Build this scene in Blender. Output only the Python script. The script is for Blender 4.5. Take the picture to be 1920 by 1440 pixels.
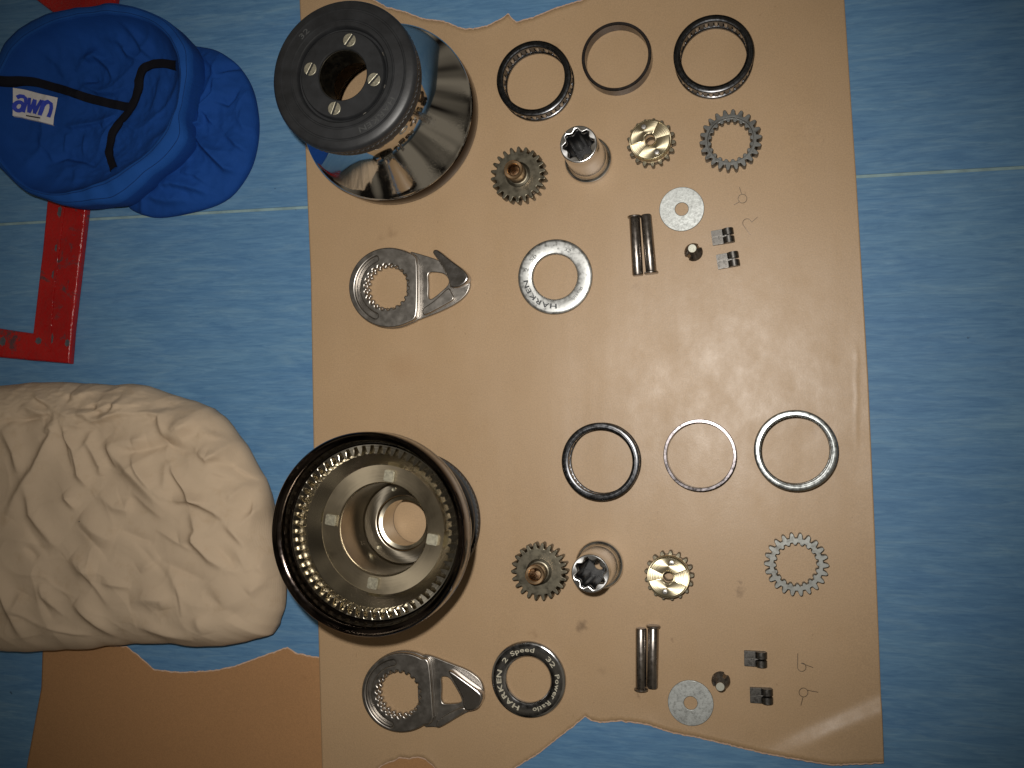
import bpy, bmesh, math, random
import numpy as np
from mathutils import Vector, Matrix, noise

random.seed(7)
PI = math.pi
S = bpy.context.scene
for o in list(bpy.data.objects):
    bpy.data.objects.remove(o)
C = S.collection

# ------------------------------------------------------------------ camera
CAM_H = 0.90                      # metres above the floor
FPX = 1950.0                      # focal length in photo pixels (1920 wide)
NADIR = (1405.0, 785.0)           # photo pixel straight below the lens
n_ = Vector(((NADIR[0]-960)/FPX, -(NADIR[1]-720)/FPX, -1)).normalized()
zc = -n_
xc = Vector((1, 0, 0)); xc = (xc - zc*xc.dot(zc)).normalized()
yc = zc.cross(xc)
R_w2c = Matrix((xc, yc, zc)).transposed()
R_c2w = R_w2c.transposed()
cam_d = bpy.data.cameras.new('camera')
cam_d.sensor_width = 36.0
cam_d.lens = 36.0*FPX/1920.0
cam_d.clip_start = 0.01
cam_d.clip_end = 50
cam = bpy.data.objects.new('camera', cam_d); C.objects.link(cam)
cam.matrix_world = Matrix.Translation((0, 0, CAM_H)) @ R_c2w.to_4x4()
S.camera = cam

# ------------------------------------------------------------------ light
w = bpy.data.worlds.new('World'); S.world = w; w.use_nodes = True
wb = w.node_tree.nodes['Background']
wb.inputs[1].default_value = 1.0
# a dim room; its noise patches are made up for the chrome to reflect
wt = w.node_tree
wc = wt.nodes.new('ShaderNodeTexCoord'); wm = wt.nodes.new('ShaderNodeMapping'); wm.inputs['Scale'].default_value = (1, 1, .12)
wn = wt.nodes.new('ShaderNodeTexNoise'); wn.inputs['Scale'].default_value = 2.9; wn.inputs['Detail'].default_value = 1.5
wr = wt.nodes.new('ShaderNodeValToRGB')
wr.color_ramp.elements[0].position = .42; wr.color_ramp.elements[0].color = (.006, .005, .004, 1)
wr.color_ramp.elements[1].position = .62; wr.color_ramp.elements[1].color = (.165, .142, .108, 1)
wt.links.new(wc.outputs['Generated'], wm.inputs[0]); wt.links.new(wm.outputs[0], wn.inputs['Vector'])
wt.links.new(wn.outputs[0], wr.inputs[0]); wt.links.new(wr.outputs[0], wb.inputs[0])
fl = bpy.data.lights.new('camera_flash', 'SPOT')     # the flash of the camera, up and to the left of its lens
fl.energy = 27
fl.color = (1.0, 0.955, 0.89)
fl.shadow_soft_size = 0.011
fl.spot_size = math.radians(76); fl.spot_blend = 1.0
flo = bpy.data.objects.new('camera_flash', fl); C.objects.link(flo)
flo.location = (-0.036, 0.052, CAM_H-0.005)
aim = Vector((-0.218, 0.062, 0)) - Vector(flo.location)
flo.rotation_euler = aim.to_track_quat('-Z', 'Y').to_euler()
S.view_settings.view_transform = 'Standard'
S.view_settings.look = 'None'
S.view_settings.gamma = 1
S.view_settings.exposure = 0
S.view_settings.use_curve_mapping = False
S.render.engine = 'CYCLES'
S.cycles.caustics_reflective = True
S.cycles.sample_clamp_indirect = 3.0

# ------------------------------------------------------------------ helpers
CW = Vector((0, 0, CAM_H))
def at(x, y, z=0.0):
    d = R_c2w @ Vector(((x-960)/FPX, -(y-720)/FPX, -1))
    return CW + d*((z-CAM_H)/d.z)
def tag(o, label=None, cat=None, group=None, kind=None):
    if label: o['label'] = label
    if cat: o['category'] = cat
    if group: o['group'] = group
    if kind: o['kind'] = kind
    return o
def empty(name, loc, rz=0.0, label=None, cat=None, group=None):
    o = bpy.data.objects.new(name, None); C.objects.link(o)
    o.empty_display_size = 0.01
    o.location = loc; o.rotation_euler = (0, 0, rz)
    return tag(o, label, cat, group)
def link(name, me, mat, parent=None, smooth=35):
    o = bpy.data.objects.new(name, me); C.objects.link(o)
    if mat is not None:
        me.materials.clear(); me.materials.append(mat)
    if smooth:
        me.shade_smooth()
        me.set_sharp_from_angle(angle=math.radians(smooth))
    if parent: o.parent = parent
    return o
def mesh(name, vs, fs, mat, parent=None, smooth=35):
    me = bpy.data.meshes.new(name); me.from_pydata([tuple(v) for v in vs], [], fs); me.update()
    return link(name, me, mat, parent, smooth)
def lathe(name, prof, mat, parent=None, n=64, closed=False, smooth=30, c=(0, 0)):
    """prof: list of (r, z) in mm"""
    vs, fs = [], []
    m = len(prof)
    for (r, z) in prof:
        for i in range(n):
            a = 2*PI*i/n
            vs.append((c[0]/1000+r*math.cos(a)/1000, c[1]/1000+r*math.sin(a)/1000, z/1000))
    for j in range(m if closed else m-1):
        for i in range(n):
            k = (i+1) % n; j2 = (j+1) % m
            fs.append((j*n+i, j*n+k, j2*n+k, j2*n+i))
    if not closed:
        fs.append(tuple(range(n))[::-1]); fs.append(tuple((m-1)*n+i for i in range(n)))
    me = bpy.data.meshes.new(name); me.from_pydata(vs, [], fs)
    bm = bmesh.new(); bm.from_mesh(me); bmesh.ops.remove_doubles(bm, verts=bm.verts, dist=1e-7)
    bmesh.ops.recalc_face_normals(bm, faces=bm.faces); bm.to_mesh(me); bm.free()
    return link(name, me, mat, parent, smooth)
def plate(name, loops, z0, z1, mat, parent=None, bev=0.3, smooth=35, bres=1):
    """extruded flat shape with holes; loops in mm, first is the outline"""
    cu = bpy.data.curves.new(name, 'CURVE'); cu.dimensions = '2D'; cu.fill_mode = 'BOTH'
    for lp in loops:
        sp = cu.splines.new('POLY'); sp.points.add(len(lp)-1)
        for p, q in zip(sp.points, lp): p.co = (q[0]/1000, q[1]/1000, 0, 1)
        sp.use_cyclic_u = True
    cu.extrude = max(((z1-z0)/2-bev)/1000, 1e-6)
    cu.bevel_depth = bev/1000; cu.bevel_resolution = bres; cu.offset = -bev/1000
    t = bpy.data.objects.new('tmp', cu); C.objects.link(t)
    dg = bpy.context.evaluated_depsgraph_get()
    me = bpy.data.meshes.new_from_object(t.evaluated_get(dg))
    bpy.data.objects.remove(t); bpy.data.curves.remove(cu)
    me.name = name
    me.transform(Matrix.Translation((0, 0, (z0+z1)/2000)))
    return link(name, me, mat, parent, smooth)
def circle(r, n=64, c=(0, 0), ph=0):
    return [(c[0]+r*math.cos(ph+2*PI*i/n), c[1]+r*math.sin(ph+2*PI*i/n)) for i in range(n)]
def gear(nt, rr, rt, ph=0, tipw=.28, rootw=.62):
    """outline of a toothed wheel, rounded trapezoid teeth; rr root radius, rt tip radius"""
    o = []
    p = 2*PI/nt
    for i in range(nt):
        a = ph + i*p
        for f, r in ((-rootw/2, rr), (-rootw*.40, rr+(rt-rr)*.35), (-(tipw+.12)/2, rr+(rt-rr)*.80), (-tipw*.28, rt),
                     (tipw*.28, rt), ((tipw+.12)/2, rr+(rt-rr)*.80), (rootw*.40, rr+(rt-rr)*.35), (rootw/2, rr)):
            o.append((r*math.cos(a+f*p), r*math.sin(a+f*p)))
    return o
def box(name, sx, sy, sz, mat, parent=None, loc=(0, 0, 0), bev=.3):
    bm = bmesh.new(); bmesh.ops.create_cube(bm, size=1)
    bmesh.ops.scale(bm, vec=(sx/1000, sy/1000, sz/1000), verts=bm.verts)
    if bev: bmesh.ops.bevel(bm, geom=bm.edges[:], offset=bev/1000, segments=2, affect='EDGES')
    bmesh.ops.translate(bm, vec=Vector(loc)/1000, verts=bm.verts)
    me = bpy.data.meshes.new(name); bm.to_mesh(me); bm.free()
    return link(name, me, mat, parent)
def tube(name, pts, r, mat, parent=None, n=8):
    vs, fs = [], []
    pts = [Vector(p) for p in pts]
    for i, p in enumerate(pts):
        t = (pts[min(i+1, len(pts)-1)]-pts[max(i-1, 0)]).normalized()
        u = t.cross(Vector((0, 0, 1)))
        if u.length < 1e-4: u = Vector((1, 0, 0))
        u.normalize(); v = u.cross(t)
        for k in range(n):
            a = 2*PI*k/n
            vs.append(p+u*(r*math.cos(a))+v*(r*math.sin(a)))
    for i in range(len(pts)-1):
        for k in range(n):
            l = (k+1) % n
            fs.append((i*n+k, i*n+l, (i+1)*n+l, (i+1)*n+k))
    fs.append(tuple(range(n))); fs.append(tuple((len(pts)-1)*n+k for k in range(n))[::-1])
    return mesh(name, vs, fs, mat, parent)
_glyph = {}
def glyph(ch, bold):
    if (ch, bold) in _glyph: return _glyph[(ch, bold)]
    cu = bpy.data.curves.new('g', 'FONT'); cu.body = ch; cu.size = 1.0; cu.offset = bold; cu.resolution_u = 3
    t = bpy.data.objects.new('tmp', cu); C.objects.link(t)
    dg = bpy.context.evaluated_depsgraph_get()
    me = bpy.data.meshes.new_from_object(t.evaluated_get(dg))
    vs = [v.co.copy() for v in me.vertices]; fs = [tuple(p.vertices) for p in me.polygons]
    bpy.data.objects.remove(t); bpy.data.curves.remove(cu); bpy.data.meshes.remove(me)
    x0 = min(v.x for v in vs); x1 = max(v.x for v in vs)
    _glyph[(ch, bold)] = (vs, fs, x0, x1)
    return _glyph[(ch, bold)]
def text_mesh(name, items, mat, parent, z, thick=.15):
    """items: list of (string, size, place) ; place(s, y) -> (x, y), s along the text in [0,1]; mm"""
    V, F = [], []
    for (s, size, place, bold) in items:
        gs = [glyph(c, bold) if c != ' ' else None for c in s]
        ws = [(g[3]-g[2]+.09) if g else .3 for g in gs]
        tot = sum(ws); x = 0
        for g, wd in zip(gs, ws):
            if g:
                b = len(V); n = len(g[0])
                for (zz) in (z, z+thick):
                    for v in g[0]:
                        p = place((x+v.x-g[2])/tot, v.y*size)
                        V.append((p[0]/1000, p[1]/1000, zz/1000))
                ec = {}
                for f in g[1]:
                    F.append(tuple(b+n+i for i in f)); F.append(tuple(b+i for i in f)[::-1])
                    for i in range(len(f)):
                        e = (f[i], f[(i+1) % len(f)])
                        ec[e] = ec.get(e, 0)+1
                for (i, j) in ec:
                    if (j, i) not in ec: F.append((b+i, b+j, b+n+j, b+n+i))
            x += wd
    return mesh(name, V, F, mat, parent, smooth=0)
def arc_place(a0, a1, r):
    """clockwise text with tops outward; angles in degrees"""
    def f(s, y):
        a = math.radians(a0+(a1-a0)*s)
        return ((r+y)*math.cos(a), (r+y)*math.sin(a))
    return f

# ------------------------------------------------------------------ materials
def nt(name):
    m = bpy.data.materials.new(name); m.use_nodes = True
    t = m.node_tree; b = t.nodes['Principled BSDF']
    return m, t, b
def N(t, ty, **kw):
    n = t.nodes.new(ty)
    for k, v in kw.items():
        if k.startswith('i_'):
            key = k[2:]
            key = int(key) if key.isdigit() else key
            n.inputs[key].default_value = v
        else: setattr(n, k, v)
    return n
def ramp(t, fac, stops):
    r = t.nodes.new('ShaderNodeValToRGB')
    el = r.color_ramp.elements
    while len(el) < len(stops): el.new(.5)
    for e, (p, c) in zip(el, stops):
        e.position = p; e.color = (c[0], c[1], c[2], 1) if hasattr(c, '__len__') else (c, c, c, 1)
    t.links.new(fac, r.inputs[0]); return r.outputs[0]
def coords(t, scale=(1, 1, 1), rot=(0, 0, 0)):
    tc = N(t, 'ShaderNodeTexCoord'); mp = N(t, 'ShaderNodeMapping')
    mp.inputs['Scale'].default_value = scale; mp.inputs['Rotation'].default_value = rot
    t.links.new(tc.outputs['Object'], mp.inputs['Vector']); return mp.outputs[0]
def noise_n(t, vec, scale, detail=4, rough=.55, dist=0):
    n = N(t, 'ShaderNodeTexNoise'); n.inputs['Scale'].default_value = scale
    n.inputs['Detail'].default_value = detail; n.inputs['Roughness'].default_value = rough
    n.inputs['Distortion'].default_value = dist
    t.links.new(vec, n.inputs['Vector']); return n.outputs[0]
def bump(t, b, h, strength, dist):
    bn = N(t, 'ShaderNodeBump'); bn.inputs['Strength'].default_value = strength; bn.inputs['Distance'].default_value = dist
    t.links.new(h, bn.inputs['Height']); 
    if b.inputs['Normal'].is_linked:
        t.links.new(b.inputs['Normal'].links[0].from_socket, bn.inputs['Normal'])
    t.links.new(bn.outputs[0], b.inputs['Normal'])
def metal(name, col, rough=.2, var=.25, grime=(.05, .04, .03), grime_amt=.25, bumps=.08, scale=180, metallic=1.0, rot=(0, 0, 0), stretch=(1, 1, 1)):
    m, t, b = nt(name)
    b.inputs['Metallic'].default_value = metallic
    v = coords(t, stretch, rot)
    n1 = noise_n(t, v, scale, 5, .6, .4)
    n2 = noise_n(t, v, scale*4.5, 4, .6)
    g = tuple(c*(1-grime_amt)+q*grime_amt for c, q in zip(col, grime))
    t.links.new(ramp(t, n1, [(.32, g), (.58, col)]), b.inputs['Base Color'])
    t.links.new(ramp(t, n2, [(.3, max(rough*(1-var), .02)), (.75, min(rough*(1+var*1.6), 1))]), b.inputs['Roughness'])
    if bumps: bump(t, b, n2, bumps, .0004)
    return m
def turned(name, col, rough, aniso=.8, freq=900, grime=.15):
    m, t, b = nt(name)
    b.inputs['Metallic'].default_value = 1
    tc = N(t, 'ShaderNodeTexCoord'); sx = N(t, 'ShaderNodeSeparateXYZ'); t.links.new(tc.outputs['Object'], sx.inputs[0])
    cb = N(t, 'ShaderNodeCombineXYZ'); t.links.new(sx.outputs[0], cb.inputs[0]); t.links.new(sx.outputs[1], cb.inputs[1])
    ln = N(t, 'ShaderNodeVectorMath', operation='LENGTH'); t.links.new(cb.outputs[0], ln.inputs[0])
    c2 = N(t, 'ShaderNodeCombineXYZ'); t.links.new(ln.outputs['Value'], c2.inputs[0]); t.links.new(sx.outputs[2], c2.inputs[1])
    nn = noise_n(t, c2.outputs[0], freq, 3, .6)
    n1 = noise_n(t, tc.outputs['Object'], 45, 4, .6)
    t.links.new(ramp(t, n1, [(.3, tuple(c*(1-grime) for c in col)), (.7, col)]), b.inputs['Base Color'])
    t.links.new(ramp(t, n1, [(.3, rough*1.2), (.7, rough*.85)]), b.inputs['Roughness'])
    tg = N(t, 'ShaderNodeTangent', direction_type='RADIAL', axis='Z')
    t.links.new(tg.outputs[0], b.inputs['Tangent'])
    b.inputs['Anisotropic'].default_value = aniso
    bump(t, b, nn, .10, .0006)
    return m
M = {}
def scuffed(name, col, r0, r1):
    m, t, b = nt(name); b.inputs['Metallic'].default_value = 1
    v = coords(t); n1 = noise_n(t, v, 17, 3, .5, .3); n2 = noise_n(t, coords(t, (1, 1, .3)), 520, 2, .6)
    b.inputs['Base Color'].default_value = (*col, 1)
    t.links.new(ramp(t, n1, [(.55, r0), (.72, r1)]), b.inputs['Roughness'])
    mu = N(t, 'ShaderNodeMath', operation='MULTIPLY'); t.links.new(ramp(t, n1, [(.56, 0), (.72, 1)]), mu.inputs[0])
    t.links.new(ramp(t, n2, [(.52, 0), (.66, 1)]), mu.inputs[1])
    bump(t, b, mu.outputs[0], .12, .0004)
    return m
M['chrome'] = scuffed('scuffed_chrome', (.70, .69, .67), .05, .13)
M['skirt'] = metal('dark_chrome', (.050, .040, .036), .13, .4, grime_amt=.2, bumps=.03, scale=40)
M['chrome_dull'] = metal('worn_chrome', (.50, .49, .47), .30, .35, grime_amt=.2, bumps=.08, scale=60)
M['steel_dark'] = metal('oiled_steel', (.135, .122, .092), .40, .25, grime_amt=.3, bumps=.06, scale=45)
M['steel_pin'] = metal('pin_steel', (.34, .31, .285), .30, .25, grime_amt=.25, bumps=.05, scale=60)
M['steel_grey'] = metal('grey_steel', (.20, .205, .195), .46, .25, grime_amt=.25, bumps=.08, scale=60)
M['steel_ring'] = metal('dull_grey_steel', (.135, .137, .132), .42, .25, grime_amt=.25, bumps=.06, scale=60)
M['arm'] = metal('cast_polished_steel', (.40, .375, .345), .33, .15, grime_amt=.12, bumps=.012, scale=30)
M['inner'] = turned('turned_bronze_steel', (.56, .51, .41), .21, .78, 700)
M['hub'] = turned('turned_hub_steel', (.44, .39, .31), .20, .85, 700)
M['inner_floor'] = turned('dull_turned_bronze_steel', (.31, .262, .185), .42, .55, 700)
M['gold'] = turned('polished_bronze_steel', (.66, .58, .40), .27, .8, 1500)
M['bronze'] = turned('bronze', (.50, .34, .20), .26, .4, 900)
M['zinc'] = metal('zinc_plate', (.43, .45, .44), .46, .3, grime_amt=.22, bumps=.22, scale=90, metallic=.8)
M['screw'] = metal('screw_steel', (.50, .47, .36), .42, .3, grime_amt=.3, bumps=.12, scale=200, metallic=.8)
def plain(name, col, rough, spec=.5, var=.2, scale=120, bumps=.1, bd=.0004, sheen=0):
    m, t, b = nt(name)
    v = coords(t)
    n1 = noise_n(t, v, scale, 5, .6)
    c0 = tuple(c*(1-var) for c in col); c1 = tuple(min(c*(1+var), 1) for c in col)
    t.links.new(ramp(t, n1, [(.3, c0), (.7, c1)]), b.inputs['Base Color'])
    b.inputs['Roughness'].default_value = rough
    b.inputs['Specular IOR Level'].default_value = spec
    if sheen: b.inputs['Sheen Weight'].default_value = sheen
    if bumps: bump(t, b, noise_n(t, v, scale*6, 3), bumps, bd)
    return m
M['black'] = plain('black_plastic', (.020, .021, .023), .42, .5, .35, 60, .12)
M['black_print'] = plain('rubbed_black_emboss', (.060, .062, .062), .5, .4, .2, 300, .1)
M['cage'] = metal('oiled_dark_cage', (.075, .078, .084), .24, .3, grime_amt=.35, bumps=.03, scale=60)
M['cage_lit'] = metal('flash_lit_cage', (.34, .36, .36), .24, .3, grime_amt=.3, bumps=.03, scale=60)  # paler copy of the cage steel, flash reflection put into its colour
M['bore'] = plain('near_black_bore', (.012, .012, .013), .35, .5, .3, 60, .05)  # near-black bore and floor, unlike the chrome star rim
M['ink'] = plain('engraved_dark', (.06, .065, .07), .5, .3, .25, 300, 0)
M['letter'] = plain('etched_pale_letter', (.50, .47, .37), .55, .4, .2, 400, .1)
M['wire'] = metal('spring_wire', (.18, .15, .12), .4, .3, bumps=0)

def paper_mat(name, col, gloss, marks=()):
    m, t, b = nt(name)
    v = coords(t)
    n1 = noise_n(t, v, 7, 4, .55)
    n2 = noise_n(t, v, 900, 3, .6)
    mx = N(t, 'ShaderNodeMix', data_type='RGBA', blend_type='MULTIPLY'); mx.inputs[0].default_value = 1
    a = ramp(t, n1, [(.3, tuple(c*.95 for c in col)), (.7, tuple(c*1.04 for c in col))])
    c = ramp(t, n2, [(.3, (.86, .86, .86)), (.7, (1.08, 1.07, 1.06))])
    t.links.new(a, mx.inputs[6]); t.links.new(c, mx.inputs[7])
    # oily finger smudges
    vs = coords(t, (1, 1, 1))
    n3 = noise_n(t, vs, 26, 3, .5)
    st = ramp(t, n3, [(.70, (1, 1, 1)), (.80, (.80, .78, .76))])
    m2 = N(t, 'ShaderNodeMix', data_type='RGBA', blend_type='MULTIPLY'); m2.inputs[0].default_value = 1
    t.links.new(mx.outputs[2], m2.inputs[6]); t.links.new(st, m2.inputs[7])
    last = m2.outputs[2]
    # a few greasy marks and dark fibre specks
    sp = ramp(t, noise_n(t, coords(t, (1, .5, 1)), 330, 2, .5), [(.74, (1, 1, 1)), (.80, (.80, .78, .76))])
    m3 = N(t, 'ShaderNodeMix', data_type='RGBA', blend_type='MULTIPLY'); m3.inputs[0].default_value = 1
    t.links.new(last, m3.inputs[6]); t.links.new(sp, m3.inputs[7]); last = m3.outputs[2]
    tcn = N(t, 'ShaderNodeTexCoord')
    wv = N(t, 'ShaderNodeTexNoise'); wv.inputs['Scale'].default_value = 160; t.links.new(tcn.outputs['Object'], wv.inputs['Vector'])
    wa = N(t, 'ShaderNodeVectorMath', operation='MULTIPLY_ADD'); wa.inputs[1].default_value = (.012, .012, 0)
    t.links.new(wv.outputs[1], wa.inputs[0]); t.links.new(tcn.outputs['Object'], wa.inputs[2])
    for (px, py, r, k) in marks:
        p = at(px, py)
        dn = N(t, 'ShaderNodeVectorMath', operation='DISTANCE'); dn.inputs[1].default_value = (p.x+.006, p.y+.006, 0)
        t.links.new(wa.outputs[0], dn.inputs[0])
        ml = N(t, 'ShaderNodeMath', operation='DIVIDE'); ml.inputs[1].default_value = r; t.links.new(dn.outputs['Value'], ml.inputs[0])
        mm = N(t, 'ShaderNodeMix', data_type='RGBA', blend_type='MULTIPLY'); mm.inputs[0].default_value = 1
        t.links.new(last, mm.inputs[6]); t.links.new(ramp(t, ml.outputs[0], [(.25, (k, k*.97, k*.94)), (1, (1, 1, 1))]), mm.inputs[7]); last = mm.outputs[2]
    t.links.new(last, b.inputs['Base Color'])
    nr = noise_n(t, coords(t, (1, .8, 1)), 34, 5, .68)
    t.links.new(ramp(t, nr, [(.34, gloss), (.66, gloss+.10)]), b.inputs['Roughness'])
    b.inputs['Specular IOR Level'].default_value = .45
    bump(t, b, noise_n(t, coords(t, (1, .6, 1)), 900, 2, .6), .11, .0004)
    bump(t, b, noise_n(t, coords(t, (1, .8, 1)), 45, 4, .62), .06, .002)
    bump(t, b, noise_n(t, coords(t, (1, .12, 1)), 30, 2, .5), .12, .003)
    return m
KR = (.418, .284, .163)
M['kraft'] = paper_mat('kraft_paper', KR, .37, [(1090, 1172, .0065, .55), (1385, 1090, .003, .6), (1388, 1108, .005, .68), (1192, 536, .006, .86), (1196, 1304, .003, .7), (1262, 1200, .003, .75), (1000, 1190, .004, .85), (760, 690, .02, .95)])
M['kraft_under'] = paper_mat('kraft_paper_matt', (.375, .200, .086), .75)
M['torn'] = plain('torn_paper_fibre', (.52, .36, .26), .8, .2, .2, 500, .3)

def floor_mat():
    m, t, b = nt('blue_laminate')
    rot = (0, 0, math.radians(-3.0))
    v1 = coords(t, (16, 120, 1), rot); v2 = coords(t, (38, 380, 1), rot); v3 = coords(t, (7, 22, 1), rot)
    n1 = noise_n(t, v1, 1, 6, .70, .9); n2 = noise_n(t, v2, 1, 5, .65, 1.0); n3 = noise_n(t, v3, 1, 4, .55, .6)
    base = ramp(t, n1, [(.28, (.079, .193, .360)), (.50, (.104, .230, .400)), (.74, (.148, .280, .430))])
    fine = ramp(t, n2, [(.30, (.78, .83, .87)), (.70, (1.20, 1.15, 1.09))])
    big = ramp(t, n3, [(.3, (.86, .90, .95)), (.7, (1.12, 1.06, 1.00))])
    a = N(t, 'ShaderNodeMix', data_type='RGBA', blend_type='MULTIPLY'); a.inputs[0].default_value = 1
    c = N(t, 'ShaderNodeMix', data_type='RGBA', blend_type='MULTIPLY'); c.inputs[0].default_value = 1
    t.links.new(base, a.inputs[6]); t.links.new(fine, a.inputs[7])
    t.links.new(a.outputs[2], c.inputs[6]); t.links.new(big, c.inputs[7])
    dk = ramp(t, noise_n(t, coords(t), 95, 2, .5), [(.76, (1, 1, 1)), (.80, (.45, .45, .45))])
    e = N(t, 'ShaderNodeMix', data_type='RGBA', blend_type='MULTIPLY'); e.inputs[0].default_value = 1
    t.links.new(c.outputs[2], e.inputs[6]); t.links.new(dk, e.inputs[7])
    t.links.new(e.outputs[2], b.inputs['Base Color'])
    b.inputs['Roughness'].default_value = .55
    b.inputs['Specular IOR Level'].default_value = .22
    bump(t, b, n2, .15, .0005)
    return m
M['floor'] = floor_mat()
M['seam'] = plain('pale_seam', (.23, .34, .36), .6, .3, .2, 60, .1)

def cloth_mat(name, col, var, weave=2200, wst=.45, rough=.85, dirt=None):
    m, t, b = nt(name)
    v = coords(t)
    n1 = noise_n(t, v, 14, 4, .6)
    a = ramp(t, n1, [(.3, tuple(c*(1-var) for c in col)), (.7, tuple(c*(1+var) for c in col))])
    if dirt:
        n3 = noise_n(t, v, 45, 4, .7)
        mm = N(t, 'ShaderNodeMix', data_type='RGBA', blend_type='MULTIPLY'); mm.inputs[0].default_value = 1
        t.links.new(a, mm.inputs[6]); t.links.new(ramp(t, n3, [(.30, dirt), (.45, (1, 1, 1))]), mm.inputs[7]); a = mm.outputs[2]
    t.links.new(a, b.inputs['Base Color'])
    b.inputs['Roughness'].default_value = rough; b.inputs['Specular IOR Level'].default_value = .2
    w1 = N(t, 'ShaderNodeTexWave', bands_direction='X'); w1.inputs['Scale'].default_value = weave/6.28*1.0
    w2 = N(t, 'ShaderNodeTexWave', bands_direction='Y'); w2.inputs['Scale'].default_value = weave/6.28*1.0
    t.links.new(v, w1.inputs['Vector']); t.links.new(v, w2.inputs['Vector'])
    mx = N(t, 'ShaderNodeMath', operation='MULTIPLY'); t.links.new(w1.outputs[1], mx.inputs[0]); t.links.new(w2.outputs[1], mx.inputs[1])
    bump(t, b, mx.outputs[0], wst, .0003)
    bump(t, b, noise_n(t, v, 160, 3), .25, .001)
    return m
M['canvas'] = cloth_mat('beige_cotton', (.525, .408, .288), .05, dirt=(.93, .91, .88))
M['bluecloth'] = cloth_mat('blue_cotton', (.007, .055, .255), .12)
M['hem'] = cloth_mat('blue_cotton_hem', (.010, .072, .30), .10)
M['thread'] = plain('dark_blue_thread', (.006, .035, .15), .8, .2, .2, 500, .1)
M['tape'] = cloth_mat('black_tape', (.006, .006, .010), .2, rough=.8)
M['tag'] = cloth_mat('white_woven_tag', (.62, .60, .58), .06)
M['tagprint'] = plain('tag_blue_print', (.035, .06, .42), .7, .2, .1, 300, 0)
M['tagblack'] = plain('tag_black_print', (.02, .02, .03), .7, .2, .1, 300, 0)
def red_mat():
    m, t, b = nt('chipped_red_paint')
    v = coords(t)
    n1 = noise_n(t, v, 42, 6, .75, .6); n2 = noise_n(t, v, 12, 3)
    a = ramp(t, n2, [(.3, (.26, .005, .006)), (.7, (.44, .013, .011))])
    mm = N(t, 'ShaderNodeMix', data_type='RGBA'); 
    t.links.new(ramp(t, n1, [(.56, 0), (.64, 1)]), mm.inputs[0])
    t.links.new(a, mm.inputs[6]); mm.inputs[7].default_value = (.085, .040, .045, 1)
    t.links.new(mm.outputs[2], b.inputs['Base Color'])
    b.inputs['Roughness'].default_value = .20
    bump(t, b, noise_n(t, coords(t, (1, 1, 1)), 110, 4, .65), .85, .0024)
    return m
M['red'] = red_mat()
M['slot'] = plain('worn_dark_metal', (.07, .075, .085), .45, .5, .4, 200, .2)

# ------------------------------------------------------------------ floor
fr = tag(bpy.data.objects.new('floor', None), kind='structure'); C.objects.link(fr)
pa, pb = at(300, 404), at(1700, 326)
dirv = (pb-pa).normalized(); nrm = Vector((-dirv.y, dirv.x, 0))
mid = (pa+pb)/2
def slab(name, y0, y1, mat, z0, z1, x0=-1.1, x1=1.0):
    vs = []
    for z in (z0, z1):
        for (x, y) in ((x0, y0), (x1, y0), (x1, y1), (x0, y1)):
            p = mid+dirv*x+nrm*y; vs.append((p.x, p.y, z))
    return mesh(name, vs, [(3, 2, 1, 0), (4, 5, 6, 7), (0, 1, 5, 4), (1, 2, 6, 5), (2, 3, 7, 6), (3, 0, 4, 7)], mat, fr, smooth=0)
slab('floor_panel', .0014, .60, M['floor'], -.004, 0)
slab('floor_panel', -1.10, -.0014, M['floor'], -.004, 0)
slab('panel_seam', -.00125, .00125, M['seam'], -.004, -.0004)
slab('underlay', -1.09, .59, M['slot'], -.008, -.0045)

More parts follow.
